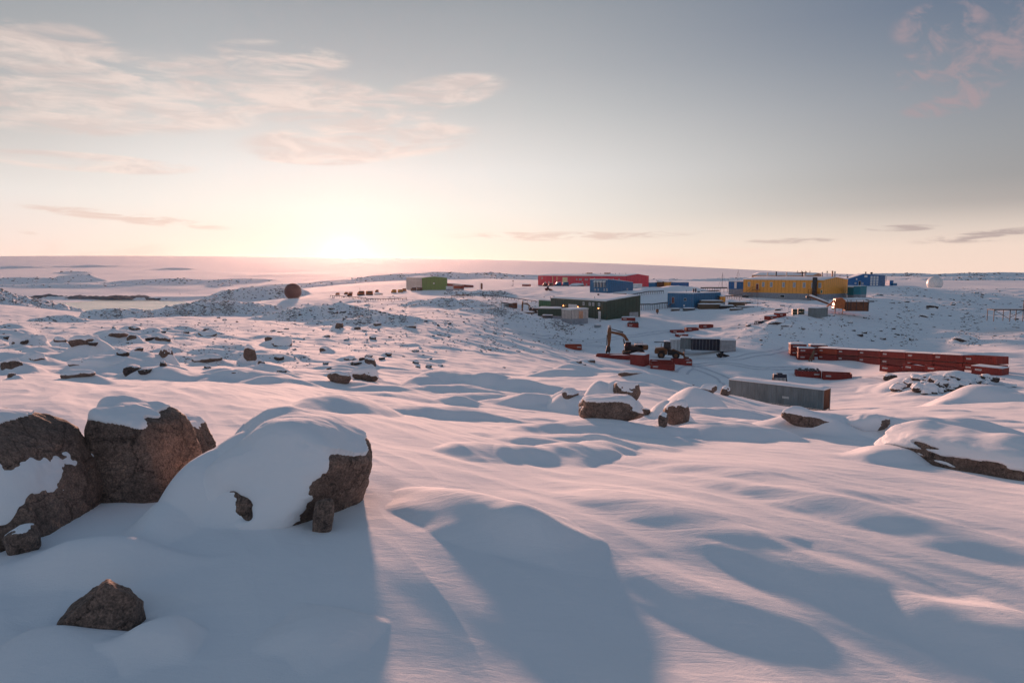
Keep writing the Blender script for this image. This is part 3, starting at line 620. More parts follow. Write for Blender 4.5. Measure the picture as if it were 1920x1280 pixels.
boulder(1070, 745, 'small dark rock spot breaking the flank of the snow hump left of the flat-topped boulder', (.30,.25,.28), 83, 5, thick=.04, thr=.3, sink=.4)
boulder(1268, 796, 'rounded brown rock in a snow hump just right of the flat-topped boulder', (.34,.34,.42), 84, 5, thick=.05, thr=.5, sink=.25)
boulder(1245, 800, 'thin dark rock wedge below the rounded brown rock', (.12,.15,.24), 85, 4, thick=.02, thr=.6, sink=.3)
boulder(1212, 778, 'fist-like dark stone between the flat-topped boulder and the rounded brown rock', (.13,.13,.14), 86, 4, thick=.02, thr=.6, sink=.3)
boulder(1364, 742, 'dark split rock in the snow hump beside the grey container', (.42,.5,.62), 87, 5, thick=.06, thr=.5, sink=.28, tilt=(0,.35,0))
boulder(1330, 734, 'flat dark ledge in the middle of the snow hump beside the grey container', (.50,.35,.25), 88, 5, thick=.05, thr=.35, sink=.3)
boulder(1300, 722, 'pebble-sized rock tip at the left of the snow hump beside the grey container', (.18,.18,.16), 89, 4, thick=.03, thr=.4, sink=.35)
boulder(1528, 798, 'slanting low rock with a snow back between slope and grey container', (.72,.35,.26), 90, 5, thick=.06, thr=.35, sink=.3, tilt=(0,.25,0))
boulder(1640, 810, 'squat brown rock with snow on its left half at the right', (.55,.38,.30), 91, 5, thick=.07, fn=lambda q, n, m: np.where(q[:,0] < .15, .8, m-.25), sink=.22)
boulder(631, 717, 'reddish brown boulder alone in smooth snow left of the middle', (.58,.4,.34), 92, 5, thick=.05, thr=.72, sink=.22)
boulder(684, 714, 'snow-covered round boulder right of the reddish brown boulder', (.62,.5,.48), 93, 5, thick=.10, thr=-.1, sink=.2)
boulder(698, 708, 'small rock tip stuck on the snow-covered round boulder', (.13,.13,.16), 94, 4, thick=.0, sink=.2, dz=.35)
boulder(1185, 703, 'long dark ledge of rock just below the red bins', (.9,.4,.28), 95, 5, thick=.08, thr=.55, sink=.4)
for i, (px, py, w, h, thr, lab) in enumerate(LM):
    if i not in LMP: continue
    p, k = LMP[i]; hh = h*k*1.25; k *= 1.2; z0 = height(p[0], p[1])
    boulder(px, py, lab, (w*k*.55, w*k*.42, hh*.72), 200+i, 5 if w > 18 else 4, thick=max(.05, hh*.14), thr=thr, mat='rock' if p[1] < 150 else 'rock_dark', loc=(p[0], p[1]+w*k*.38), ztop=p[2]+hh*.98)
# library of stones, copied to many places
rl = random.Random(3)
LIB = []
for i in range(15):
    V, F = rock_shape(700+i, 4, None, 10, .07, (1, rl.uniform(.6, .9), rl.uniform(.5, .8) if i < 10 else rl.uniform(.7, 1))); cv, cf = cap_shape(V, F, 800+i, .14 if i < 10 else .12, rl.choice([.35, .5, .6]) if i < 10 else rl.uniform(-.25, .3))
    LIB.append((mesh_np('boulder', V, F, M['rock_dark']), mesh_np('snow_cap', cv, cf, M['snow_cap'])))
def stone(p, s, label, group, sink=.3, rot=None, name='boulder', cap=True, k=None):
    a, b = LIB[rl.randrange(10) if k is None else k]
    o = link(name, a); o.location = (p[0], p[1], p[2]+s*.6*(1-2*sink)); o.scale = (s, s, s*rl.uniform(.75, 1.1)); o.rotation_euler = (0, 0, rl.uniform(0, 6.28) if rot is None else rot)
    tag(o, label, 'boulder', group)
    if cap: link('snow_cap', b, o)
    return o
for i in range(120):      # stone heap
    px = rl.gauss(1768, 52); py = rl.gauss(721, 9)
    if not (1655 < px < 1905) or not 702 < py < 744: continue
    p = hit(px, py)
    if p and p[1] > 75: stone(p, rl.choice([.3,.4,.5,.6,.75,1.0]), 'snow-topped stone in the long heap below the red container row', 'stones of the long heap', .3, k=10+rl.randrange(5) if rl.random() < .5 else rl.randrange(10))
AREAS = [  # label, group, count, px range, py range, size range (m)
 ('small dark rock poking through the snow on the right-hand slope', 'rocks on the right-hand slope', 75, (1400,1918), (540,640), (.35,1.1)),
 ('small dark rock on the shaded slope left of the excavator', 'rocks on the shaded middle slope', 60, (640,1100), (596,690), (.2,.6)),
 ('dark rock on the snowy hills around the radome', 'rocks on the hills by the radome', 55, (180,720), (540,625), (.3,.75)),
 ('small rock showing among the snow humps of the left field', 'rocks in the left snow field', 22, (0,640), (630,700), (.15,.5)),
]
cnt = 0
for lab, grp, n, xr, yr, sr in AREAS:
    k = 0
    for _ in range(n*6):
        if k >= n: break
        px = rl.uniform(*xr); py = rl.uniform(*yr); p = hit(px, py)
        if p is None or pn(px/70, py/22, 91) < -.05: continue
        if any(math.hypot(p[0]-a, p[1]-b) < 10 for a, b in SEATS): continue
        s = sr[0]+(sr[1]-sr[0])*rl.random()**2.2
        stone(p, s, lab, grp, .38, cap=rl.random() < .6); k += 1; cnt += 1
# rubble too small and too many to count
def scatter():
    D, F = ico(2); r = np.random.RandomState(5); base = []
    for i in range(8):
        V, _ = rock_shape(900+i, 2, None, 12, .10, (1, .75, .6), .3); base.append(V)
    VV, FF, k = [], [], 0
    def put(p, s):
        nonlocal k
        V = base[r.randint(8)]; a = r.uniform(0, 6.28); c, sn = math.cos(a), math.sin(a); q = V*s*np.array([1, 1, r.uniform(.6, 1.1)])
        q = np.stack([q[:,0]*c-q[:,1]*sn, q[:,0]*sn+q[:,1]*c, q[:,2]], 1)+np.array([p[0], p[1], p[2]+s*.12]); VV.append(q); FF.append(F+k); k += len(V)
    n = 0
    for _ in range(130000):
        if n > 9000: break
        px = r.uniform(-30, 1950); py = 508+r.uniform(0, 1)**1.1*185; a, b = slope(px, py)
        p = hit(px, py)
        if p is None or p[1] < 45: continue
        i = int(np.argmin(np.abs(TH-math.atan2(p[0], p[1])))); j = int(np.clip(np.searchsorted(RR, math.hypot(p[0], p[1])), 0, NR-1))
        w = ROUGH[i,j]*1.2 + (.16 if 1380 < px and 540 < py < 650 else 0) + (.20 if 620 < px < 1130 and 555 < py < 660 else 0) + (.13 if px < 620 and 600 < py else 0)
        cl_ = pn(p[0]/(p[1]*.05), p[1]/(p[1]*.11), 77)+.6*pn(p[0]/(p[1]*.015), p[1]/(p[1]*.04), 78)
        if r.uniform() > w*(.15+1.6*max(cl_, 0)): continue
        put(p, (.0006+.0015*r.uniform()**3)*p[1]); n += 1
    return mesh_np('scattered_rocks', np.vstack(VV), np.vstack(FF), M['rock_dark'], False)
tag(link('scattered_rocks', scatter()), kind='stuff')
# ------------------------------------------------------------------ mesh builder for made things
class MB:
    def __init__(s): s.v = []; s.f = []
    def add(s, V, F, mt=None):
        k = len(s.v); s.v += [tuple(mt @ Vector(p)) if mt is not None else tuple(p) for p in V]; s.f += [tuple(i+k for i in f) for f in F]; return s
    def box(s, x0, y0, z0, x1, y1, z1, mt=None):
        V = [(x, y, z) for z in (z0, z1) for y in (y0, y1) for x in (x0, x1)]
        return s.add(V, [(0,2,3,1),(4,5,7,6),(0,1,5,4),(2,6,7,3),(0,4,6,2),(1,3,7,5)], mt)
    def prism(s, prof, a0, a1, axis='y', mt=None):
        """closed outline given as (p, q) pairs, pushed along an axis"""
        n = len(prof); V = []
        for a in (a0, a1):
            for p, q in prof: V.append({'y': (p, a, q), 'x': (a, p, q), 'z': (p, q, a)}[axis])
        F = [tuple(range(n)), tuple(range(2*n-1, n-1, -1))]+[(i, i+n, (i+1) % n+n, (i+1) % n) for i in range(n)]
        return s.add(V, F, mt)
    def cyl(s, p, q, r, n=10, r2=None, mt=None):
        p, q = Vector(p), Vector(q); d = (q-p); rt = d.to_track_quat('Z', 'Y').to_matrix(); r2 = r if r2 is None else r2
        V = [p+rt@Vector((r*math.cos(2*PI*i/n), r*math.sin(2*PI*i/n), 0)) for i in range(n)]+[q+rt@Vector((r2*math.cos(2*PI*i/n), r2*math.sin(2*PI*i/n), 0)) for i in range(n)]
        F = [tuple(range(n-1, -1, -1)), tuple(range(n, 2*n))]+[(i, (i+1) % n, (i+1) % n+n, i+n) for i in range(n)]
        return s.add(V, F, mt)
    def bar(s, p, q, w, h=None, mt=None):
        p, q = Vector(p), Vector(q); rt = (q-p).to_track_quat('Z', 'Y').to_matrix(); h = h or w
        V = [a+rt@Vector((x*w/2, y*h/2, 0)) for a in (p, q) for x, y in ((-1,-1),(1,-1),(1,1),(-1,1))]
        return s.add(V, [(3,2,1,0),(4,5,6,7),(0,1,5,4),(1,2,6,5),(2,3,7,6),(3,0,4,7)], mt)
    def build(s, name, mat, parent=None, smooth=False, bevel=0):
        me = bpy.data.meshes.new(name); me.from_pydata(s.v, [], s.f); me.materials.append(M[mat] if isinstance(mat, str) else mat)
        bm = bmesh.new(); bm.from_mesh(me); bmesh.ops.recalc_face_normals(bm, faces=bm.faces)
        if bevel: bmesh.ops.bevel(bm, geom=[e for e in bm.edges if e.calc_face_angle(0) > .5], offset=bevel, segments=1, affect='EDGES')
        bm.to_mesh(me); bm.free()
        if smooth: me.polygons.foreach_set('use_smooth', [True]*len(me.polygons))
        return link(name, me, parent)
def empty(name, loc, rz, label, cat, group=None):
    o = bpy.data.objects.new(name, None); COL.objects.link(o); o.location = loc; o.rotation_euler = (0, 0, rz); o.empty_display_size = .5
    return tag(o, label, cat, group)
def copy_tree(o, parent=None):
    c = o.copy(); COL.objects.link(c)
    if parent is not None: c.parent = parent; c.matrix_parent_inverse = o.matrix_parent_inverse.copy()
    for ch in [q for q in bpy.data.objects if q.parent == o and q is not c]: copy_tree(ch, c)
    return c
def clone(o, loc, rz, label, group=None, s=None):
    kids = {}
    for q in bpy.data.objects:
        if q.parent: kids.setdefault(q.parent, []).append(q)
    def cp_(a, par):
        c = a.copy(); COL.objects.link(c); c.parent = par
        for ch in kids.get(a, []): cp_(ch, c)
        return c
    c = cp_(o, None); c.location = loc; c.rotation_euler = (0, 0, rz); c['label'] = label
    if group: c['group'] = group
    if s: c.scale = (s, s, s)
    return c
def snow_slab(x0, y0, x1, y1, zfun, t, seed=0, nx=18, ny=10, over=.06, name='roof_snow', parent=None, edge=.45):
    """uneven layer of snow lying on a roof or in a bin"""
    xs = np.linspace(x0-over, x1+over, nx); ys = np.linspace(y0-over, y1+over, ny); V = []
    for top in (0, 1):
        for x in xs:
            for y in ys:
                e = min(x-xs[0], xs[-1]-x, y-ys[0], ys[-1]-y)
                h = t*(.55+.45*min(1, e/edge))*(1+.35*float(pn(x*.35+seed, y*.35+seed, 3)))*(1 if top else 0)
                if top and e <= 1e-6: h = t*.35
                V.append((x, y, zfun(x, y)+(h if top else .004)))
    n = nx*ny; F = []
    for i in range(nx-1):
        for j in range(ny-1):
            a = i*ny+j; F += [(a+n, a+ny+n, a+ny+1+n, a+1+n), (a, a+1, a+ny+1, a+ny)]
    for i in range(nx-1):
        for j0 in (0, ny-1):
            a = i*ny+j0; F.append((a, a+ny, a+ny+n, a+n))
    for j in range(ny-1):
        for i0 in (0, nx-1):
            a = i0*ny+j; F.append((a, a+1, a+1+n, a+n))
    m = MB(); m.add(V, F); return m.build(name, 'snow_cap', parent, smooth=True)
def corr(mb, p, q, z0, z1, pitch=.28, depth=.036, inn=(0, 1)):
    """corrugated steel sheet between two floor points"""
    p, q = Vector(p), Vector(q); Ld = (q-p).length; u = (q-p)/Ld; nrm = Vector(inn); n = max(3, int(Ld/pitch)); pts = []
    for i in range(n):
        a = i*Ld/n; w = Ld/n
        for t_, d in ((0, 0), (.35, 0), (.5, 1), (.85, 1)): pts.append(p+u*(a+t_*w)+nrm*depth*d)
    pts.append(q); V = [(a.x, a.y, z) for z in (z0, z1) for a in pts]; k = len(pts)
    mb.add(V, [(i, i+1, i+1+k, i+k) for i in range(k-1)]); return mb
def base(pxA, pxB, dA, dB):
    A = Vector((slope(pxA, 510)[0]*dA, dA)); B = Vector((slope(pxB, 510)[0]*dB, dB)); return A, B, (B-A).length, math.atan2(B.y-A.y, B.x-A.x)
# ------------------------------------------------------------------ buildings
def hall(name, label, A, L, yaw, z, D, H, wall, roof='flat', rise=.8, snow=.25, panel=1.2, plinth=0.0, side=None, cat='building', seam=True, gend=None):
    """local x along the facade, y away into the scene"""
    o = empty(name, (A[0], A[1], z), yaw, label, cat); H0 = plinth
    def top(x, y):
        if roof == 'flat': return H
        if roof == 'gx': return H+rise*(1-abs(2*y/D-1))      # ridge runs along x
        if roof == 'gy': return H+rise*(1-abs(2*x/L-1))      # ridge runs along y
        if roof == 'my': return H+rise*y/D
        if roof == 'mx': return H+rise*x/L
    b = -2.5
    front = [(0, H0), (L, H0)]+([(L, H), (L/2, H+rise), (0, H)] if roof == 'gy' else [(L, top(L, 0)), (0, top(0, 0))])
    sid = [(0, H0), (D, H0)]+([(D, H), (D/2, H+rise), (0, H)] if roof == 'gx' else [(D, top(0, D)), (0, top(0, 0))])
    if roof == 'gx' or roof == 'my': MB().prism(sid, 0, L, 'x').build('wall', wall, o)
    else: MB().prism(front, 0, D, 'y').build('wall', wall, o)
    if side:      # one face in another colour, set proud
        MB().prism(sid if roof in ('gx', 'my') else [(0, H0), (D, H0), (D, H), (0, H)], -.03, -.004, 'x').build('side_wall', side, o)
    if gend:
        MB().prism(sid, L+.004, L+.03, 'x').build('gable_wall', gend, o)
    if plinth: 
        MB().box(-.02, -.02, b, L+.02, D+.02, H0-.003).build('plinth', 'plinth_grey', o)
    else: MB().box(.02, .02, b, L-.02, D-.02, .0).build('foundation', 'plinth_grey', o)
    if seam:
        s = MB(); n = int(L/panel)
        for i in range(n+1):
            x = i*L/n; s.box(x-.035, -.045, H0+.02, x+.035, -.002, top(x, 0)-.05)
        n = int(D/panel)
        for i in range(n+1):
            y = i*D/n
            for xx in (L,): s.box(xx+.031, y-.035, H0+.02, xx+.06, y+.035, top(L, y)-.05)
            s.box(-.06, y-.035, H0+.02, -.032, y+.035, top(0, y)-.05)
        s.build('seam', wall+'_joint', o)
    e = MB()
    e.box(-.08, -.09, top(0, 0)-.18, L+.08, -.05, top(0, 0)+.02) if roof != 'gy' and roof != 'mx' else None
    if e.v: e.build('gutter', 'white_trim', o)
    snow_slab(0, 0, L, D, top, snow, seed=len(label), nx=max(12, int(L/1.5)), ny=13, parent=o, over=.12)
    o['_top'] = 0; del o['_top']
    return o, top
def window(o, x, z, w, h, y=0.0, mat='window_glass', frame='white_trim', name='window', axis='f', L=0):
    """opening in the facade (axis f) or in the right gable (axis r)"""
    if axis == 'f':
        f = MB().box(x-w/2-.1, y-.10, z-.1, x+w/2+.1, y-.05, z+h+.1).build(name, frame, o); MB().box(x-w/2, y-.13, z, x+w/2, y-.103, z+h).build('pane' if name == 'window' else 'leaf', mat, f)
    else:
        f = MB().box(L+.065, x-w/2-.1, z-.1, L+.10, x+w/2+.1, z+h+.1).build(name, frame, o); MB().box(L+.103, x-w/2, z, L+.13, x+w/2, z+h).build('pane' if name == 'window' else 'leaf', mat, f)
    return f
def flue(o, x, y, z, h, r=.22, mat='galvanised', cap=True, name='chimney'):
    m = MB().cyl((x, y, z-.5), (x, y, z+h), r)
    if cap: m.cyl((x, y, z+h), (x, y, z+h+.3), r*1.6, r2=r*.5)
    return m.build(name, mat, o)
def zat(px, py, d): return CAMZ+slope(px, py)[1]*d
DIRW = Vector((.617, -.787)); YAWW = math.atan2(-.787, .617)
def corner(px, d, L): B = Vector((slope(px, 510)[0]*d, d)); return B-DIRW*L
# green hall beside the low sun
A = Vector((slope(791, 510)[0]*342, 342)); o, top = hall('green_hall', 'tall green hall with one pale end wall, nearest building to the low sun', A, 13.3, math.radians(26), zat(791, 544, 342), 26, 6.1, 'olive_cladding', 'gy', .7, side='pale_cladding', panel=2.2)  # pale side: sun flare on the end wall, painted in as its colour
window(o, 6.2, 3.1, .5, .5, mat='white_trim'); MB().box(-.10, 3, 2.0, -.07, 11, 2.12).box(-.10, 2, 4.6, -.07, 22, 4.7).box(-.10, 11, .2, -.07, 11.15, 5).build('door_frame', 'white_trim', o)
flue(o, 8.5, 9, 6.6, .5, .35, 'dark_steel')
o, top = hall('red_shed', 'low dark red shed just behind the right end of the green hall', (slope(838,510)[0]*384, 384), 15, .25, zat(838, 541, 384), 7, 2.9, 'red_paint', 'mx', -1.2, panel=1.5)
# red living quarters
A, B, Lr, yr = base(1009, 1175, 440, 380); zb = zat(1175, 538, 380)
o, top = hall('red_building', 'very long red building with a gabled right end, farthest large building left of the middle', A, Lr, yr, zb, 18.4, 6.1, 'crimson_cladding', 'gx', 1.0, panel=3, gend='crimson_cladding')
for i in range(2): MB().box(14+i*4, -.12, .8, 14.5+i*4, -.06, 5.4).build('light_strip', 'cream_panel', o)
window(o, 25.6, 1.6, 4.2, 3.3, mat='cream_panel')
for i, (x, z) in enumerate([(4,4.0),(7,1.2),(10.5,1.4),(36,3.4),(38.5,3.4),(39.8,3.4),(43.5,3.4),(45,3.4),(38.5,.6),(39.8,.6),(41,1.5),(44.5,.4),(51,3.8),(66,3.6),(70.5,3.6)]): window(o, x, z, .75, .9)
for x in (37, 52): f = MB().box(x, 7, 6.7, x+3.2, 9, 7.9).build('roof_unit', 'tan_cladding', o)
for x in (33, 35, 48, 60, 63, 68): flue(o, x, 8, 6.9, .7, .18, 'dark_steel', False)
# blue building with four hooded vents
A = corner(1140, 300, 11); o, top = hall('blue_workshop', 'blue building with four white-hooded vents in front of the long red building', A, 11, YAWW, zat(1140, 549, 300), 16.2, 5.9, 'blue_cladding', 'my', -1.4, panel=1.1)
for i in range(4):
    v = MB().box(3.0+i*1.9, -.7, 2.4, 3.9+i*1.9, -.05, 4.6).build('vent', 'galvanised', o); MB().prism([(-1.0, 4.6), (-.05, 4.6), (-.05, 5.3), (-.5, 5.25)], 2.9+i*1.9, 4.1+i*1.9, 'x').build('hood', 'white_trim', v)
for x in (3.3, 5.2, 8.9, 10.6): window(o, x, .9, .5, .8)
window(o, 12.5, .8, .6, .9, axis='r', L=11)
# green workshop
A = Vector((13.2, 232.0)); B = Vector((28.4, 205.0)); Lw = (B-A).length; yw = math.atan2(B.y-A.y, B.x-A.x); zb = zat(1137, 600, 205)
o, top = hall('green_workshop', 'wide dark green workshop with three lit orange lamps over its doors', A, Lw, yw, zb, 12.9, 5.75, 'green_cladding', 'my', 1.5, panel=1.4)
for x in (8.3, 16.6, 27.5):
    l = MB().box(x-.22, -.5, 3.5, x+.22, -.06, 3.7).build('lamp', 'dark_steel', o); MB().cyl((x, -.45, 3.48), (x, -.45, 3.25), .22, 8, .1).build('bulb', 'lamp_glow', l)
    MB().box(x-.5, -.07, 3.0, x+.5, -.055, 3.1).build('bracket', 'dark_steel', o)
for x in (19.2, 22.5, 24.3, 27.3): window(o, x, 4.1, .8, .8)
window(o, 13.2, .1, 4.6, 3.8, mat='white_paint', name='garage_door'); window(o, 27.6, .1, 1.0, 2.3, mat='white_paint', name='door')
MB().box(28.6, -.8, .0, 29.8, -.1, .2).build('doorstep', 'galvanised', o); window(o, 10.4, .2, 3.4, 1.9, mat='galvanised', frame='dark_steel', name='door', axis='r', L=Lw)
flue(o, 16, 8, 6.6, .5, .3, 'dark_steel'); flue(o, 22, 2, 6.0, .5, .2, 'white_trim')
o, top = hall('green_annex', 'bright green lean-to at the left end of the dark green workshop', A-Vector((math.cos(yw), math.sin(yw)))*9.4+Vector((.87,.49))*1.0, 9.2, yw, zb+.1, 9, 4.6, 'bright_green_cladding', 'flat', panel=1.3)
for x in (3, 5.2): flue(o, x, 3, 4.6, 1.1, .1, 'dark_steel', False)
o, top = hall('green_store', 'low dark green store with a snowy flat roof in front of the bright green lean-to', (slope(1009,510)[0]*215, 215), 7.2, -.22, zat(1009, 592, 215), 3, 2.5, 'green_cladding', 'flat', snow=.35, panel=1.2)
# pale shed in front of the workshop
A = corner(1072, 198, 4.2); o, top = hall('pale_shed', 'pale grey angular shed standing in front of the green workshop', A, 4.2, YAWW, zat(1072, 598, 198), 6.8, 2.75, 'pale_cladding', 'flat', side='white_paint', snow=.3, panel=1.3, cat='shed')
MB().box(4.21, 3.0, 0, 4.3, 4.6, 2.2).build('door', 'tan_cladding', o); 
# dark blue building
A = corner(1303, 255, 12.4); o, top = hall('dark_blue_building', 'dark blue building with twin black flues and an orange box at its right end', A, 12.4, YAWW, zat(1303, 578, 255), 16.4, 5.6, 'blue_cladding', 'flat', panel=1.1)
for x, h in ((8.2, 1.6), (9.2, 1.7)): flue(o, x, 5, 5.6, h, .28, 'navy_paint', False)
MB().box(10.2, 4.6, 5.6, 11, 5.4, 6.3).build('roof_unit', 'navy_paint', o); flue(o, 5.6, 4, 5.7, 1.0, .06, 'dark_steel', False)
window(o, 8.3, 2.7, .9, .9, mat='dark_glass'); window(o, 2.6, 1.6, 1.0, 2.2, mat='dark_red_paint', name='door'); window(o, 7.9, .6, .5, .5, mat='white_trim')
st = MB()
for k in range(7): st.box(.8+k*.26, -1.5, .2+k*.2, 1.1+k*.26, -.3, .26+k*.2)
st.bar((.6,-1.5,1.2), (2.6,-1.5,2.6), .06).bar((.8,-1.5,.1), (.8,-1.5,1.3), .06).bar((2.5,-1.5,0), (2.5,-1.5,2.6), .07).build('stair', 'rust_brown', o)
o2, top = hall('orange_cabin', 'small orange cabin at the right end of the dark blue building', Vector((slope(1352,510)[0]*262, 262)), 1.9, -.1, zat(1352, 566, 262), 3, 2.2, 'yellow_cladding', 'flat', snow=.12, panel=.9, cat='cabin')
# yellow building
A = corner(1546, 262, 34.9); zb = zat(1546, 564, 262)
o, top = hall('yellow_building', 'largest yellow panelled building on a grey plinth with a row of windows', A, 34.9, YAWW, zb, 18.7, 8.0, 'yellow_cladding', 'gx', 1.0, plinth=2.55, panel=1.55)
for x in (2.7, 9.3, 12.9, 18.3, 22.9, 27.0, 30.5, 33.3): window(o, x, 5.0, .95, 1.8)
window(o, 18, .9, 1.8, .9, mat='dark_glass'); window(o, 34.1, 3.0, .5, 1.0, mat='bright_green_cladding')
d_ = window(o, 6.6, 3.9, 1.0, 2.2, mat='dark_red_paint', name='door')
st = MB().box(5.4, -2.1, 3.7, 7.9, -.15, 3.8)
for k in range(16): st.box(5.2-k*.3, -1.9, 3.55-k*.2, 5.5-k*.3, -.9, 3.6-k*.2)
for x in (5.5, 7.8): st.bar((x, -2.0, 0), (x, -2.0, 4.9), .09)
st.bar((5.4,-2.05,4.85), (7.9,-2.05,4.85), .07).bar((.6,-1.95,1.2), (5.4,-1.95,4.7), .07).build('stair', 'rust_brown', o)
tw = MB().box(31.2, -1.7, 1.6, 32.3, -.15, 9.0).build('lift_shaft', 'dark_steel', o)
st = MB().box(30, -2.4, 3.1, 33.2, -.15, 3.22)
for x in (30.1, 31.1, 33.1): st.bar((x, -2.3, 0), (x, -2.3, 4.3), .09)
st.bar((30,-2.35,4.25), (33.2,-2.35,4.25), .07).bar((30.1,-2.3,.2), (33.1,-2.3,3.0), .07).build('loading_platform', 'rust_brown', o)
for i in range(3): MB().box(1.2+i*.4, -2.6-.3*i, 0, 4.2+i*.2, -2.3-.3*i, 1.2).build('crate_stand', 'dark_steel', o) if i == 0 else None
for x, h, mt_ in ((5.6,2.3,'pale_cladding'),(9.5,2.6,'dark_steel'),(14.2,2.4,'pale_cladding'),(21.0,2.6,'dark_steel'),(29.3,2.4,'pale_cladding')): flue(o, x, 9, 8.6, h, .26, mt_, False)
flue(o, 22.0, 9.4, 8.6, 1.9, .45, 'pale_cladding', False); flue(o, 33.4, 9, 8.6, 2.6, .3, 'tan_cladding', True); flue(o, 34.4, 9, 8.6, 2.7, .26, 'pale_cladding', False)
# tan building behind
A = corner(1525, 340, 34); o, top = hall('tan_building', 'tan brown building looking over the roof of the yellow building', A, 34, YAWW, zat(1525, 537, 340), 9.5, 5.6, 'tan_cladding', 'gx', 1.0, panel=1.3)
g = MB()
for k, x in enumerate((24, 26.2, 28.4, 30.6)): g.bar((x, 3, 5.8), (x, 3, 8.0), .12).bar((x-.5, 3, 7.2), (x+.5, 3, 7.2), .12)
g.bar((21.6, 3, 6.3), (29, 3, 7.0), .35).build('roof_rack', 'rust_brown', o)
# blue building at the right
A, B, L8, y8 = base(1585, 1660, 322, 318); zb = zat(1620, 536, 320)
o = empty('royal_blue_building', (A.x, A.y, zb), y8, 'royal blue building with a sloping roof and a grid of white shutters at the right', 'building')
prof = [(0,0),(L8,0),(L8,4.9),(8.2,5.6),(0,2.8)]; MB().prism(prof, 0, 12, 'y').build('wall', 'deep_blue_cladding', o)
MB().box(.02,.02,-2.5,L8-.02,11.9,-.003).build('foundation', 'plinth_grey', o)
tz = lambda x, y: 2.8+2.8*x/8.2 if x < 8.2 else 5.6-.7*(x-8.2)/(L8-8.2)
snow_slab(0, 0, L8, 12, tz, .16, seed=4, nx=20, ny=10, parent=o, over=.1)
for c in range(3):
    for r in range(6):
        MB().box(10.9+c*1.25, -.10, .25+r*.76, 11.8+c*1.25, -.03, .80+r*.76).build('shutter', 'white_trim', o)
for x in range(6): MB().box(14.9+x*.55, -.12, .1, 15.05+x*.55, -.02, 4.9).build('mullion', 'galvanised', o)
flue(o, 10.0, 5, 5.3, 1.0, .28, 'dark_steel'); flue(o, 12.5, 5, 5.3, .8, .5, 'dark_steel'); flue(o, 2.2, 5, 3.4, .7, .4, 'dark_steel')
window(o, 8.9, 4.1, 1.1, .7, mat='white_trim'); window(o, 5.0, 2.9, .35, .5, mat='white_trim'); window(o, 6.4, .3, .9, 1.9, mat='navy_paint', name='door'); window(o, 4.6, .9, .5, .6)
window(o, 7.6, .9, .5, .6)
def small(name, label, pxA, pxB, dA, dB, py, D, H, mat, cat='shed', **k):
    A, B, Lq, yq = base(pxA, pxB, dA, dB); return hall(name, label, A, Lq, yq, zat((pxA+pxB)/2, py, (dA+dB)/2), D, H, mat, k.pop('roof', 'flat'), cat=cat, **k)[0]
o = small('blue_hut', 'small blue hut with a white door left of the yellow building', 1367, 1397, 300, 296, 542, 8, 3.4, 'deep_blue_cladding', panel=1.3); window(o, 3.0, .4, .8, 2.6, mat='white_trim', name='door')
small('blue_container', 'tiny blue double container right of the royal blue building', 1669, 1676, 345, 345, 536.5, 4, 3.0, 'deep_blue_cladding', cat='container', panel=.9, snow=.08)
small('blue_container', 'tiny low blue container on the skyline, rightmost blue thing', 1676, 1683, 344, 344, 536.5, 4, 1.6, 'blue_cladding', cat='container', panel=.9, snow=.08)
for i, (a, b, m, h, lab) in enumerate([(1217,1229,'blue_cladding',2.6,'bright blue container at the left end of the distant stores row'),(1232,1242,'rust_brown',3.0,'rusty brown container in the distant stores row'),(1243,1256,'yellow_cladding',2.9,'ochre container in the distant stores row'),(1256,1292,'deep_blue_cladding',2.7,'long dark blue store at the right end of the distant stores row')]):
    small('storage_container', lab, a, b, 365, 363, 538.5, 5, h, m, cat='container', panel=.8, snow=.12)
small('teal_container', 'left of two teal containers beside the yellow building', 1591, 1602, 272, 268, 553, 5, 3.2, 'teal_paint', cat='container', panel=.7, snow=.15)
small('teal_container', 'right of two teal containers beside the yellow building', 1602.5, 1615, 266, 264, 552, 5, 3.3, 'teal_paint', cat='container', panel=.7, snow=.15)
for a, b, d, py, h, m, lab in [(936,944,228,578,1.7,'white_paint','small white container left of the machines by the green workshop'),(944,953,228,578,1.6,'grey_paint','small grey container between a white and a rusty one'),(953,961,227,578,1.8,'rust_brown','small rusty container left of the machines by the green workshop'),
    (932.5,944,212,589,1.75,'white_paint','white tank box lowest of the small boxes left of the machines'),(955,961,213,589,1.2,'white_paint','tiny pale box left of the green workshop'),(1187,1202,330,540,2.0,'white_paint','white container behind the blue building with hooded vents'),
    (979,992,420,539,2.0,'red_paint','red container left of the long red building'),(936,945,420,540,1.5,'red_paint','left red container of the distant pair under the signal mast'),(948,958,422,540,1.5,'red_paint','right red container of the distant pair under the signal mast'),
    (701,710,318,558,1.8,'pale_cladding','pale pinkish box right of the orange vehicles in the sun glow'),(1000,1040,405,541,1.3,'red_paint','long low red trailer in front of the long red building'),(836,843,335,542,1.3,'white_paint','little pale box at the foot of the green hall'),(849,866,350,541,1.7,'orange_red_paint','red box half hidden by the hill right of the green hall')]:
    small('container', lab, a, b, d, d*.995, py, 2.4, h, m, cat='container', panel=.8, snow=.12)
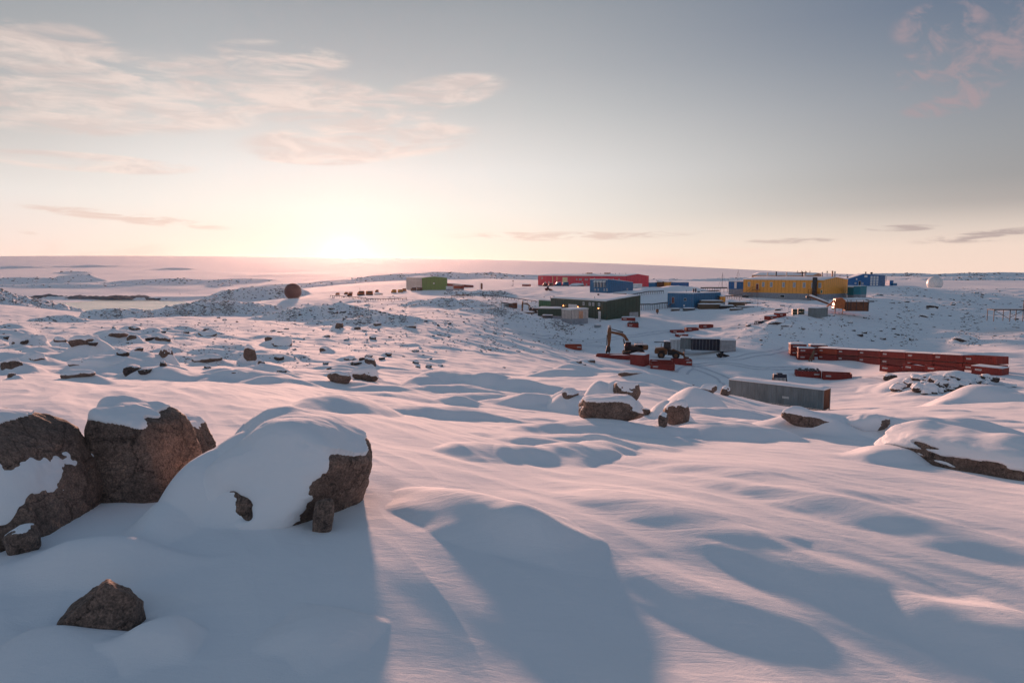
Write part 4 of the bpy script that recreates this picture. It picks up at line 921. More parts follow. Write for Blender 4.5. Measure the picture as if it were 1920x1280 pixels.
# ------------------------------------------------------------------ radomes
def radome(label, px, py, d, r, mat, col_):
    x, y = slope(px, 510)[0]*d, d; z = zat(px, py, d)
    o = empty('radome', (x, y, z), 0, label, 'radome'); D, F = ico(5); V = D*r; V = V+np.array([0, 0, r*.80]); V = V[:, :]
    s = link('dome', mesh_np('dome', V, F, M[mat], True), o)
    m = MB()
    e = bmesh.new(); bmesh.ops.create_icosphere(e, subdivisions=2, radius=r*1.004)
    for q in e.edges:
        a, b = q.verts[0].co+Vector((0,0,r*.8)), q.verts[1].co+Vector((0,0,r*.8))
        mid = (a+b)/2-Vector((0,0,r*.8)); mid = mid.normalized()*r*1.006+Vector((0,0,r*.8))
        if mid.z > 0: m.bar(a, mid, .06).bar(mid, b, .06)
    e.free(); m.build('panel_seams', col_+'_joint', s)
    MB().cyl((0,0,-1.5), (0,0,r*.16), r*.62, 24).build('base', 'dark_steel' if mat == 'brown_dome' else 'white_trim', o)
    if mat == 'brown_dome': snow = MB(); capV = V[V[:,2] > r*1.72]; 
    return o
radome('reddish brown radome ball standing on the snow left of the sun', 548, 559, 300, 3.6, 'brown_dome', 'brown_dome')
radome('white radome dome on the far right skyline', 1754, 542, 400, 4.2, 'white_dome', 'white_dome')
# ------------------------------------------------------------------ steel containers and bins
def marking(par, x, z, y, w=.9, h=.28, seed=0):
    """stencilled white code on a steel side: rows of short strokes, as small as in the photo"""
    m = MB(); r = random.Random(seed)
    for row in (0, 1):
        xx = x
        while xx < x+w:
            g = r.choice((.07, .1, .12))
            m.box(xx, y-.006, z+row*h*.55, xx+g, y-.001, z+row*h*.55+h*.42); xx += g+.04
    return m.build('marking', 'white_trim', par)
def bin_(name, label, A, yaw, L=6.06, Wd=2.44, H=1.3, mat='red_paint', z=None, open_top=True, group=None, snow='in', mark=1, seed=0, cat='skip bin', fill=.25, tilt=0):
    x, y = A; z = height(x+math.cos(yaw)*L/2, y+math.sin(yaw)*L/2) if z is None else z
    o = empty(name, (x, y, z-.06), yaw, label, cat, group)
    b = MB(); corr(b, (0.09, 0.03), (L-.09, 0.03), .12, H-.1, inn=(0, 1)); corr(b, (0.09, Wd-.03), (L-.09, Wd-.03), .12, H-.1, inn=(0, -1)); corr(b, (.03, .09), (.03, Wd-.09), .12, H-.1, inn=(1, 0)); corr(b, (L-.03, .09), (L-.03, Wd-.09), .12, H-.1, inn=(-1, 0))
    b.box(.05, .05, .10, L-.05, Wd-.05, .16)
    if not open_top: b.box(.03, .03, H-.10, L-.03, Wd-.03, H-.04)
    b.build('body', mat, o)
    f = MB()
    for xx in (0, L-.12):
        for yy in (0, Wd-.12): f.box(xx, yy, 0, xx+.12, yy+.12, H)
    for zz in (0, H-.12):
        for yy in (0, Wd-.12): f.box(.12, yy+.002, zz+.002, L-.12, yy+.118, zz+.118)
        for xx in (0, L-.12): f.box(xx+.002, .12, zz+.002, xx+.118, Wd-.12, zz+.118)
    f.build('frame', mat, o)
    if mark: marking(o, L*.72 if mark == 1 else .5, H*.45, .0, seed=seed)
    if snow == 'in': snow_slab(.1, .1, L-.1, Wd-.1, lambda a, c: H*(.55+.25*float(pn(a*.4+seed, c*.4, 5)))-fill*.2, .28, seed=seed, nx=14, ny=7, over=0, parent=o, name='snow_fill')
    elif snow == 'top': snow_slab(0, 0, L, Wd, lambda a, c: H-.04, .16+.06*((seed*7) % 3), seed=seed, nx=16, ny=8, over=.05, parent=o, name='snow_layer')
    elif snow == 'planks':
        snow_slab(.1, .1, L-.1, Wd-.1, lambda a, c: H*.72, .2, seed=seed, nx=12, ny=6, over=0, parent=o, name='snow_fill')
        r = random.Random(seed)
        for k in range(8): 
            xx = .4+k*L/8.6; MB().bar((xx, .1, H+.05), (xx+r.uniform(-.3,.6), Wd-.1, H+.22+r.uniform(-.05,.1)), .34, .10).build('plank', 'dark_steel', o)
    return o
def at(px, d): return (slope(px, 510)[0]*d, d)
# long grey container
A, B, Lg, yg = base(1373, 1537, 87.5, 81.5)
Lg = 12.19; yg = -math.atan2(8.2, 8.6); zg = zat(1537, 771, 81.5)
o = empty('shipping_container', (B.x+1.15-math.cos(yg)*Lg, B.y-math.sin(yg)*Lg, zg), yg, 'long grey corrugated shipping container with a rusty end behind the snow brow', 'shipping container')
H = 2.62; b = MB(); corr(b, (.1,.03), (Lg-.1,.03), .15, H-.1, .30, .045); b.build('side_panel', 'grey_paint', o); corr(MB(), (.1,2.41), (Lg-.1,2.41), .15, H-.1, .30, .045, (0,-1)).build('side_panel', 'grey_paint', o); MB().box(.04,.04,H-.14,Lg-.04,2.4,H-.05).build('roof', 'grey_paint', o)
corr(MB(), (Lg-.03,.1), (Lg-.03,2.34), .15, H-.1, .24, .045, (-1,0)).build('end_wall', 'rust_brown', o); corr(MB(), (.03,.1), (.03,2.34), .15, H-.1, .24, .045, (1,0)).build('end_wall', 'rust_brown', o)
f = MB()
for xx in (0, Lg-.14):
    for yy in (0, 2.30): f.box(xx, yy, -.6, xx+.14, yy+.14, H)
for zz in (0, H-.12):
    for yy in (0, 2.30): f.box(.14, yy+.004, zz+.002, Lg-.14, yy+.136, zz+.118)
    for xx in (0, Lg-.14): f.box(xx+.004, .14, zz+.002, xx+.136, 2.30, zz+.118)
f.build('frame', 'grey_paint', o, bevel=.012); marking(o, 7.2, 1.0, .02, .8, .25, 3)
snow_slab(0, 0, Lg, 2.44, lambda a, c: H-.04, .22, seed=9, nx=44, ny=12, over=.05, parent=o, name='snow_layer')
# red half height stack: nine columns, two high
P0 = Vector(at(1541, 149)); P1 = Vector(at(1882, 107.5)); dv = (P1-P0).normalized(); yv = math.atan2(dv.y, dv.x); nC = 7
RED = ['red_paint', 'orange_red_paint', 'dark_red_paint']
step = (P1-P0).length/nC
ord_ = ['first', 'second', 'third', 'fourth', 'fifth', 'sixth', 'seventh', 'eighth', 'ninth', 'tenth']
rb = random.Random(4)
ZA, ZB = height(*P0), height(*P1)-.15
for i in range(nC):
    A = P0+dv*step*i; z = ZA+(ZB-ZA)*i/nC
    lowm = 'dark_red_paint' if i in (1, 3) else 'red_paint'; upm = 'orange_red_paint' if i == 0 else 'red_paint'
    bin_('half_height_container', f'lower red container of the {ord_[i]} stack from the left in the long row', (A.x, A.y), yv, L=step-.12, mat=lowm, z=z, open_top=False, group='stacked red half-height containers', snow='none', mark=2, seed=i, cat='container')
    bin_('half_height_container', f'upper red container of the {ord_[i]} stack from the left in the long row', (A.x, A.y), yv, L=step-.12, mat=upm, z=z+1.46, H=1.24, open_top=(i == 6), group='stacked red half-height containers', snow='in' if i == 6 else 'top', mark=2, seed=20+i, cat='container')
for o in [q for q in bpy.data.objects if q.type == 'EMPTY' and q.get('group') == 'stacked red half-height containers']: o.rotation_euler[1] = -math.atan((ZB-ZA)/(P1-P0).length)
for i, (px, d, mt_, lab) in enumerate([(1488, 153, 'red_paint', 'end-on pair at the far left of the row'), (1503, 149.5, 'red_paint', 'end-on pair just right of the far left pair'), (1526, 153, 'dark_red_paint', 'pair set back behind leaning planks in the row')]):
    A = at(px, d); w = 3.4 if i < 2 else 3.6; z = height(*A)
    for k, wd in enumerate(('lower', 'upper')):
        bin_('half_height_container', f'{wd} red container of the {lab}', A, -.22, L=w, Wd=2.44, mat=mt_, z=z+k*1.46, H=1.3-.06*k, open_top=False, group='stacked red half-height containers', snow='top' if k else 'none', mark=2, seed=40+i*2+k, cat='container')
for i, (px, d) in enumerate([(1659, 122.5), (1703, 118.0), (1745, 113.5)]):
    bin_('open_bin', ['leftmost', 'middle', 'rightmost'][i]+' of three open red bins standing before the stacked row', at(px, d), yv+.3, L=5.0, H=1.15, z=None, group='open red bins before the stacked row', snow='in', mark=2, seed=60+i)
bin_('open_bin', 'red bin with a smooth snow lid before the last stack of the row', at(1834, 106.8), yv+.35, L=4.2, group='open red bins before the stacked row', snow='top', mark=2, seed=66)
pl = MB().bar((0,0,0), (.9,-.3,2.5), .12, .3).bar((.5,-.1,0), (1.2,.0,2.4), .1, .25).build('leaning_planks', 'timber', None); p = at(1524, 147); pl.location = (p[0], p[1], height(*p)); tag(pl, 'pale planks leaning on the red stacks near their left end', 'planks')
bin_('open_bin', 'red bin carrying a layer of dark planks, left of the pair below the row', at(1500, 129), -.30, L=4.5, H=1.25, snow='planks', mark=1, seed=70, cat='skip bin')
bin_('open_bin', 'red open bin filled with snow, right of the pair below the row', at(1552, 126), -.34, L=4.9, H=1.25, snow='in', mark=2, seed=71, cat='skip bin')
# bins by the excavator
bin_('open_bin', 'lone small red bin on the snow left of the excavator', at(1061, 169), -.03, L=4.1, H=1.2, snow='in', mark=1, seed=72, mat='orange_red_paint')
bin_('long_bin', 'long low red bin filled with scrap in front of the excavator', at(1119.5, 141.5), -.22, L=7.4, H=.85, snow='in', mark=0, seed=73)
A = at(1184.5, 134.5)
bin_('steel_tank_box', 'tall closed dark red container right of the long scrap bin', A, -.55, L=2.9, Wd=2.9, H=2.25, open_top=False, snow='top', mark=0, seed=74, mat='red_paint', cat='container')
bin_('open_bin', 'rear open red bin beside the tall closed red container', at(1221, 135), -.25, L=4.4, H=1.05, snow='in', mark=0, seed=75)
bin_('open_bin', 'front open red bin beside the tall closed red container', at(1223, 131), -.25, L=4.6, H=1.1, snow='in', mark=2, seed=76)
bin_('open_bin', 'red bin standing in front of the wheel loader', at(1264, 137), -.12, L=4.0, H=1.15, snow='in', mark=1, seed=77)
# red bins on the road below the workshop
for i, (px, d, yaw, L_, h, sn, lab) in enumerate([(1167,204,-.2,4.0,1.05,'top','red bin with a snowy top against the corner of the green workshop'),(1178,196,-.15,3.2,1.25,'planks','small red skip full of scrap below the green workshop'),
     (1262.5,193,.12,3.7,.95,'in','left red bin of three in a line on the snow road'),(1290,195,.10,3.6,1.0,'in','middle red bin of three in a line on the snow road'),(1319,197,.25,3.7,1.1,'in','right red bin of three in a line on the snow road'),(1272,187,.05,3.2,.8,'top','snow-topped red crate in front of the three red bins on the road'),
     (1446,186,.50,2.9,1.15,'top','left red container of the pair by the black gear'),(1464,188.5,.50,2.9,1.2,'top','right red container of the pair by the black gear')]):
    bin_('open_bin', lab, at(px, d), yaw, L=L_, Wd=1.8, H=h, snow=sn, mark=2, seed=80+i)
# row of closed white, pale blue and black containers
def closed(label, px, d, yaw, L_, H_, mat, Wd=2.44, ribs=True, name='shipping_container', z=None, doors=0):
    A = at(px, d); z = (height(*A) if z is None else z)
    o = bin_(name, label, A, yaw, L_, Wd, H_, mat, z=z, open_top=False, snow='top', mark=0, seed=int(px), cat='shipping container')
    if doors:
        for k in range(doors): MB().bar((.3+k*(L_-.6)/max(1, doors-1), -.03, .15), (.3+k*(L_-.6)/max(1, doors-1), -.03, H_-.15), .05).build('lock_rod', 'galvanised', o)
    return o
zc = zat(1330, 657, 151)
closed('tall white container at the left end of the closed row behind the wheel loader', 1259, 158, -.22, 3.5, 3.0, 'white_paint', doors=5)
closed('pale blue-grey container between the tall white and the black container', 1279, 154.5, -.25, 2.5, 2.6, 'grey_paint', doors=4, z=zc-.0)
closed('wide black container front with silver lock rods', 1300, 153.2, -.22, 6.4, 2.65, 'navy_paint', doors=9, z=zc-.1)
closed('grey container at the right end of the closed row', 1355, 150.5, -.20, 3.3, 2.55, 'galvanised', z=zc-.1)
A = corner(1534.6, 185, 2.44); o = bin_('shipping_container', 'plain grey box container alone on the slope in front of the yellow building', (A.x, A.y), YAWW, 2.44, 6.06, 2.62, 'grey_paint', z=zat(1534, 595.5, 185)+.05, open_top=False, snow='top', mark=0, seed=8, cat='shipping container')
# ------------------------------------------------------------------ excavator
def track(name, x0, x1, h, w, y, par, mat='rubber'):
    r = h/2; pts = [(x1-r+r*math.sin(a), r-r*math.cos(a)) for a in np.linspace(0, PI, 9)]+[(x0+r-r*math.sin(a), r+r*math.cos(a)) for a in np.linspace(0, PI, 9)]
    m = MB().prism(pts, y, y+w, 'y')
    n = int((x1-x0)/.22)
    for i in range(n): m.box(x0+.3+i*(x1-x0-.6)/n, y-.02, h, x0+.4+i*(x1-x0-.6)/n, y+w+.02, h+.05)
    o = m.build(name, mat, par)
    for i in range(5):
        xx = x0+r+(x1-x0-2*r)*i/4; MB().cyl((xx, y-.03, r*.85), (xx, y-.002, r*.85), r*.55, 12).build('wheel', 'digger_dark', o)
    return o
def excavator(label, loc, rz, sc=1.0):
    o = empty('excavator', loc, rz, label, 'excavator'); o.scale = (sc, sc, sc)
    track('track', -2.5, 2.5, 1.0, .6, -1.7, o); track('track', -2.5, 2.5, 1.0, .6, 1.1, o)
    MB().box(-1.3, -1.1, .45, 1.3, 1.1, .95).cyl((0,0,.95), (0,0,1.2), .8, 16).build('undercarriage', 'digger_dark', o)
    MB().prism([(-1.9,1.22),(2.0,1.22),(2.0,1.9),(-.1,2.25),(-1.9,2.25)], -1.45, 1.45, 'y').box(.2, .2, 1.9, 2.0, 1.4, 2.6).build('house', 'digger_dark', o, bevel=.05)
    MB().prism([(1.95,1.3),(2.9,1.4),(3.05,1.8),(3.0,2.45),(1.95,2.5)], -1.45, 1.45, 'y').build('counterweight', 'digger_yellow', o, bevel=.06)
    c = MB().prism([(-2.05,1.25),(-.75,1.25),(-.65,3.05),(-1.75,3.1),(-2.1,2.3)], -1.45, -.45, 'y').build('cab', 'digger_dark', o, bevel=.05)
    MB().prism([(-1.95,2.15),(-.85,2.1),(-.78,2.92),(-1.7,2.95)], -1.48, -1.455, 'y').build('window', 'dark_glass', c); MB().box(-1.85,-1.4,3.1,-.7,-.5,3.22).build('snow_patch', 'snow_cap', c)
    bm = [(-.9,1.5),(-.3,1.6),(-.9,3.0),(-1.9,4.55),(-2.55,4.95),(-5.2,5.35),(-5.35,4.95),(-2.9,4.35),(-2.2,3.9),(-1.45,2.7)]
    MB().prism(bm, -.28, .28, 'y').build('boom', 'digger_yellow', o, bevel=.03)
    MB().prism([(-5.0,6.1),(-5.65,6.15),(-5.85,5.1),(-5.75,1.9),(-5.3,1.7),(-5.05,3.4),(-4.95,5.0)], -.22, .22, 'y').build('stick', 'digger_yellow', o, bevel=.03)
    MB().prism([(-5.0,6.1),(-5.7,6.15),(-5.6,6.65),(-5.1,6.65)], -.3, .3, 'y').build('stick_end', 'galvanised', o)
    MB().cyl((-2.6,0,5.15), (-4.9,0,5.75), .11).cyl((-3.4,0,5.3), (-2.4,0,5.1), .17).build('stick_cylinder', 'dark_steel', o)
    for y in (-.42, .42): MB().cyl((-1.9,y,1.6), (-2.3,y,3.6), .13).cyl((-1.9,y,1.5), (-2.0,y,2.6), .18).build('boom_cylinder', 'dark_steel', o)
    MB().cyl((-5.9,0,4.5), (-5.95,0,2.2), .09).build('bucket_cylinder', 'dark_steel', o)
    MB().prism([(-5.9,2.1),(-5.2,1.9),(-5.05,1.2),(-5.35,.25),(-5.65,.75),(-6.1,.15),(-6.15,.9)], -.5, .5, 'y').build('bucket', 'digger_dark', o, bevel=.03)
    r = MB()
    for x in (-.4, .7, 1.8): r.bar((x,-1.35,2.3), (x,-1.35,3.15), .04)
    r.bar((-.4,-1.35,3.15), (1.8,-1.35,3.15), .04).bar((-.4,1.35,3.15), (1.8,1.35,3.15), .04).bar((1.8,-1.35,3.15), (1.8,1.35,3.15), .04).build('handrail', 'galvanised', o)
    snow_slab(-3.4, -.28, -2.5, .28, lambda a, c: 4.93+(-2.5-a)*.18, .12, nx=5, ny=4, parent=o, name='snow_patch', over=0); snow_slab(.2, -1.4, 2.9, .1, lambda a, c: 2.5, .1, nx=6, ny=5, parent=o, name='snow_patch', over=0)
    return o
p = at(1191, 150); excavator('large yellow-brown excavator with its arm folded straight down', (p[0], p[1], height(*p)-.05), -.12)
p = at(999, 224); excavator('smaller dark excavator parked left of the green workshop', (p[0], p[1], height(*p)-.1), .1, .62)
# ------------------------------------------------------------------ wheel loader
def loader(label, loc, rz, sc=1.0, name='wheel_loader', mat='digger_yellow'):
    o = empty(name, loc, rz, label, 'loader'); o.scale = (sc, sc, sc)
    for x in (-1.5, 1.6):
        for y in (-1.25, 1.25):
            w = MB().cyl((x, y-.28, .8), (x, y+.28, .8), .8, 20).build('wheel', 'rubber', o); s = -1 if y < 0 else 1
            MB().cyl((x, y+s*.285, .8), (x, y+s*.31, .8), .38, 14).build('rim', mat, w)
    MB().prism([(-2.9,1.0),(-.3,.8),(-.2,2.0),(-1.2,2.35),(-2.8,2.15),(-3.0,1.6)], -.95, .95, 'y').build('engine_hood', mat, o, bevel=.06)
    MB().prism([(-.2,.7),(2.1,.7),(2.1,1.4),(.9,1.8),(-.2,1.9)], -.6, .6, 'y').build('front_frame', 'digger_dark', o)
    c = MB().prism([(-1.1,2.1),(.45,1.9),(.35,3.6),(-.95,3.65)], -.75, .75, 'y').build('cab', 'digger_dark', o, bevel=.04)
    MB().prism([(-.9,2.4),(.3,2.35),(.25,3.35),(-.8,3.4)], -.78, -.755, 'y').build('window', 'dark_glass', c); snow_slab(-1.0, -.75, .4, .75, lambda a, b: 3.66, .12, nx=6, ny=6, parent=c, name='snow_patch', over=.05)
    for y in (-.45, .45): MB().prism([(.6,1.9),(1.0,2.0),(3.2,1.1),(3.2,.6),(2.9,.7),(1.6,1.4)], y-.09, y+.09, 'y').build('lift_arm', mat, o)
    MB().prism([(3.1,1.25),(3.2,.1),(4.3,.05),(4.35,.2),(3.5,.35),(3.3,1.35)], -1.45, 1.45, 'y').build('bucket', 'rust_brown', o)
    for y in (-.7, .7): MB().box(-2.9, y-.14, 1.9, -2.7, y+.14, 2.5).build('lamp', 'white_trim', o)
    MB().cyl((-1.6,.3,2.2), (-1.6,.3,3.1), .07).build('exhaust', 'dark_steel', o)
    MB().prism([(-2.3,1.65),(-.7,1.65),(-.9,1.75),(-2.1,1.75)], -1.6, -.97, 'y').build('fender', 'digger_dark', o)
    return o
p = at(1257, 145); loader('dirty yellow wheel loader with a snowy cab roof parked before the white container', (p[0], p[1], height(*p)-.05), -.25, .98)
p = at(1028, 330); loader('distant small red tractor on the open snow below the long red building', (p[0], p[1], height(*p)), .3, .55, 'red_tractor', 'red_paint')
p = at(1359, 146); loader('small dark loader at the right end of the closed container row', (p[0], p[1], height(*p)-.1), .1, .40, 'small_loader', 'digger_dark')
# ------------------------------------------------------------------ tracked snow vehicles
def tracked(label, loc, rz, mat, sc=1.0, two=True, group=None):
    o = empty('tracked_vehicle', loc, rz, label, 'snow vehicle', group); o.scale = (sc, sc, sc)
    for k, x in enumerate((0, 3.9) if two else (0,)):
        for y in (-.95, .5): track('track', x-1.7, x+1.6, .7, .45, y, o)
        c = MB().prism([(x-1.6,.6),(x+1.5,.6),(x+1.5,2.1),(x-.9,2.1),(x-1.15,1.45),(x-1.6,1.3)] if k == 0 else [(x-1.5,.6),(x+1.5,.6),(x+1.5,2.1),(x-1.5,2.1)], -.95, .95, 'y').build('cab' if k == 0 else 'rear_body', mat, o, bevel=.06)
        MB().box(x-.7, -.98, 1.35, x+1.3, -.955, 1.85).build('window', 'dark_glass', c)
        snow_slab(x-.9, -.9, x+1.4, .9, lambda a, b: 2.11, .08, nx=6, ny=5, parent=c, name='snow_patch', over=0)
    return o
for px, d, rz, mt_, sc, two, lab in [(676, 318, .05, 'orange_paint', 1.0, True, 'orange tracked vehicle with trailer right of the radome in the sun glow'),(655, 322, .1, 'orange_paint', .7, False, 'small orange tracked vehicle nearest to the sun glow'),(632, 345, 0, 'orange_paint', .6, False, 'tiny dark orange machine left of the sun glow vehicles'),
    (648, 350, 0, 'orange_paint', .6, True, 'pair of faint orange sledges behind the small tracked vehicle'),(706, 345, .2, 'orange_paint', .6, False, 'small reddish vehicle behind the pale pinkish box'),(738, 330, .1, 'yellow_cladding', .8, True, 'low yellow-orange tracked machine left of the green hall'),
    (757, 338, .1, 'orange_paint', .7, False, 'orange vehicle parked at the foot of the green hall end wall'),(775, 339, -.1, 'rust_brown', .8, True, 'brown tracked vehicle beside the pale wall of the green hall'),
    (1047, 395, .1, 'blue_cladding', 1.1, True, 'blue tracked vehicle before the long red building'),(1022, 400, .1, 'dark_red_paint', .9, True, 'dark red tracked vehicle before the long red building')]:
    p = at(px, d); tracked(lab, (p[0], p[1], height(*p)-.05), rz, mt_, sc, two)
# ------------------------------------------------------------------ orange hopper and conveyor
o = empty('batching_plant', (*at(1548, 212), 0), -.15, 'rusty orange hopper plant with a raised conveyor belt right of the grey box container', 'machine'); o.location.z = zat(1560, 583, 212)
MB().prism([(2.6,1.0),(5.6,.7),(5.9,3.3),(4.9,4.1),(3.0,3.8)], -1.2, 1.2, 'y').build('hopper', 'orange_paint', o)
MB().prism([(-5.2,4.4),(-4.7,4.7),(1.2,2.5),(.9,2.1)], -.5, .5, 'y').build('conveyor', 'rust_brown', o); MB().cyl((-5.0,-.55,4.3), (-5.0,.55,4.3), .45, 12).build('belt_drum', 'dark_steel', o)
MB().prism([(-4.6,4.8),(-3.8,5.0),(.4,3.3),(1.2,2.6)], -.45, .45, 'y').build('snow_patch', 'snow_cap', o); MB().bar((.4,0,.9), (3.6,0,3.9), .5, .4).bar((1.0,0,2.3), (3.0,0,1.4), .3).build('chute', 'orange_paint', o)
MB().box(5.9,-1.3,.1,12.6,1.3,3.0).build('bin_body', 'rust_brown', o)
w = MB()
for x in (6.4, 7.4, 9.0, 11.0, 12.4): w.bar((x,-1.36,.1), (x,-1.36,3.6), .12)
w.bar((6,-1.36,3.5), (12.6,-1.36,3.5), .08).build('rail', 'dark_steel', o); snow_slab(5.9,-1.3,12.6,1.3, lambda a, b: 3.0, .25, nx=12, ny=6, parent=o, name='snow_layer')
for x in (3.0, 5.2): MB().bar((x,-1,-.8), (x,-1,1.5), .2).build('leg', 'rust_brown', o)
# ------------------------------------------------------------------ green crates, black gear, grille cage
o = empty('crate_stack', (*at(1489.5, 190), 0), -.1, 'stack of dark green slatted crates on the snow before the yellow building', 'crates'); o.location.z = height(o.location.x, o.location.y)
for k, (x, z_) in enumerate([(0, 0), (0, .8), (1.5, .1), (1.5, .95), (2.3, .1), (2.3, .9)]):
    m = MB()
    for q in range(4): m.box(x, 0, z_+q*.19, x+1.3 if k < 2 else x+.75, .1, z_+.11+q*.19).box(x, 1.0, z_+q*.19, x+1.2, 1.1, z_+.11+q*.19)
    for xx in (x, x+.6): m.box(xx, .101, z_, xx+.1, .999, z_+.75)
    m.box(x+.04, .12, z_+.02, x+(1.26 if k < 2 else .7), .98, z_+.72); m.build('crate', 'green_cladding', o)
snow_slab(0, 0, 1.3, 1.1, lambda a, b: 1.6, .12, nx=5, ny=4, parent=o, name='snow_patch', over=0)
o = empty('gear_pile', (*at(1418.5, 186), 0), .25, 'heap of black tanks and frames left of the two red containers', 'gear'); o.location.z = height(o.location.x, o.location.y)
for x in (0, .5, 1.0): MB().bar((x,0,0), (x+.05,0,1.1), .12).bar((x,0,1.0), (x+.6,.2,.9), .1).bar((x,.5,0), (x+.4,0,1.0), .1).build('frame', 'dark_steel', o)
MB().cyl((1.5,0,.5), (2.6,.1,.5), .5, 12).build('tank', 'navy_paint', o); MB().box(2.75,-.2,.0,4.0,.9,1.1).build('box', 'grey_paint', o); snow_slab(2.7,-.2,4.0,.9, lambda a, b: 1.1, .15, nx=5, ny=4, parent=o, name='snow_patch', over=0)
o = empty('grille_cage', (*at(1459, 121), 0), -.1, 'small black machine part with a white slatted grille beyond the grey container', 'machine part'); o.location.z = height(o.location.x, o.location.y)+.05
MB().prism([(-.15,0),(2.35,0),(2.2,1.3),(0,1.3)], .06, .9, 'y').box(.6,.1,1.3,1.5,.8,1.5).build('body', 'navy_paint', o)
for k in range(9): MB().box(.15+k*.23, .0, .02, .24+k*.23, .055, .7).build('slat', 'white_trim', o)
snow_slab(0,.1,2.1,.85, lambda a, b: 1.3, .08, nx=5, ny=4, parent=o, name='snow_patch', over=0)
# ------------------------------------------------------------------ timber and steel stacks by the dark blue building
for px, d, L_, W_, h, rz, mt_, lab in [(1313,251,9,4,1.9,-.1,'timber','snow-covered timber stack before the dark blue building'),(1316,254,8,3,2.9,-.12,'timber','higher snow-covered timber stack against the dark blue building'),(1352,249,5,3,1.3,-.2,'dark_steel','pile of dark steel beams right of the timber stacks'),
     (1370,255,6,3,1.9,-.1,'timber','stacked beams under snow between the dark blue and the yellow building'),(1385,243,6,2,.9,-.1,'dark_steel','flat row of snowy beams left of the tall thin pole'),(1285,249,4,2,1.0,0,'dark_steel','dark snowy sledge at the foot of the dark blue building'),(1372,237,4,2,.8,-.1,'timber','small snowy plank pile below the steel beams'),
     (1262,251,3,2,.9,0,'timber','small sledge left of the dark blue building'),(970,207,5,1.5,.6,-.2,'timber','low snowy planks beside the machines left of the green workshop'),(1018,203,3,1.5,.9,0,'dark_steel','dark drums half buried before the low green store'),
     (1150,292,6,2,1.0,-.1,'dark_steel','dark scrap row at the foot of the blue building with hooded vents'),(1232,178,6,.6,.3,-.1,'dark_steel','thin dark beam lying on the snow road'),(1625,245,3.2,.8,.5,0,'dark_steel','short dark beam at the right foot of the yellow building'),(1117,196,1.6,1.2,.9,0,'galvanised','small open metal crate on the snow below the green workshop')]:
    p = at(px, d); o = empty('timber_stack' if mt_ == 'timber' else 'steel_pile', (p[0], p[1], height(*p)), rz, lab, 'stack'); r = random.Random(int(px))
    n = max(1, int(h/.35)); m = MB()
    for k in range(n):
        for q in range(3): m.box(r.uniform(-.3,.2), q*W_/3+.02, k*h/n+.03, L_+r.uniform(-.5,.3), (q+.85)*W_/3, (k+.8)*h/n)
    m.build('beams', mt_, o)
    for q in (.15, .85): MB().box(L_*q, -.03, -.3, L_*q+.12, W_, .03).build('bearer', 'dark_steel', o)
    snow_slab(0, 0, L_, W_, lambda a, b: h-.05, .3, seed=px, nx=10, ny=6, parent=o, name='snow_layer', over=.05)
for px, d, w, h, lab in [(1080,398,10,3.2,'grey tarpaulin-covered load before the long red building'),(1118,288,9,3.0,'grey half-buried arched shelter before the blue building with hooded vents')]:
    p = at(px, d); o = empty('covered_load', (p[0], p[1], height(*p)), 0, lab, 'covered load')
    V, F = rock_shape(int(px), 4, None, 6, .05, (w/2, 2.2, h*.62)); link('cover', mesh_np('cover', V, F, M['galvanised']), o); cv, cf = cap_shape(V, F, 4, .15, .55); link('snow_cap', mesh_np('snow_cap', cv, cf, M['snow_cap']), o)
    MB().box(-w/2, -2, -.4, w/2, 2, .2).build('sledge', 'dark_steel', o)
# ------------------------------------------------------------------ pipe runs on trestles, masts, platform
def pipe_run(label, pts, h, n, r=.12, name='pipe_run', legs=.12, cat='pipeline', drop=None):
    Q = [Vector((*at(px, d), 0)) for px, d in pts]
    for q in Q: q.z = height(q.x, q.y)
    o = empty(name, Q[0], 0, label, cat); seg = [(Q[i+1]-Q[i]).length for i in range(len(Q)-1)]; T = sum(seg); P_ = []
    for k in range(n+1):
        s = T*k/n; i = 0
        while i < len(seg)-1 and s > seg[i]: s -= seg[i]; i += 1
        q = Q[i].lerp(Q[i+1], min(1, s/seg[i])); q.z = height(q.x, q.y); P_.append(q-Q[0])
    m = MB()
    for k in range(n): m.cyl(P_[k]+Vector((0,0,h)), P_[k+1]+Vector((0,0,h)), r, 8)
    m.build('pipe', 'dark_steel', o)
    for k in range(n+1): MB().bar(P_[k]-Vector((0,0,.6)), P_[k]+Vector((0,0,h-r)), legs).build('leg', 'dark_steel', o)
    return o
pipe_run('thin pipeline on short legs curving below the orange vehicles', [(618,300),(650,290),(690,268),(735,255),(762,252)], .7, 34, .12)
pipe_run('pipeline on short legs crossing the slope right of the green hall', [(846,262),(880,282),(897,288),(940,268),(962,262),(1005,262)], .8, 40, .12)
pipe_run('short pipeline climbing the slope below the signal mast', [(855,283),(870,270),(885,262)], .7, 10, .1)
pipe_run('pipe bridge on many trestles left of the dark blue building', [(1200,252),(1225,256),(1253,262)], 2.2, 16, .22, legs=.16)
pipe_run('pipeline running past the right side of the blue building with hooded vents', [(1150,285),(1180,288),(1215,300),(1245,310)], 1.2, 20, .2, legs=.14)
pipe_run('elevated pipe behind the snow mound between the far stores and the blue hut', [(1315,340),(1345,330),(1365,328)], 2.2, 10, .3, legs=.14)
pipe_run('raised walkway pipe left of the blue hut', [(1316,318),(1335,312),(1350,312)], 1.6, 9, .25, legs=.14)
pipe_run('small trestle run below the blue hut and the yellow building', [(1352,285),(1375,282),(1392,280)], 1.2, 9, .2, legs=.12)
pipe_run('dark trestle frame on the slope left of the green workshop', [(940,196),(952,197),(963,200)], 1.6, 6, .14, legs=.12)
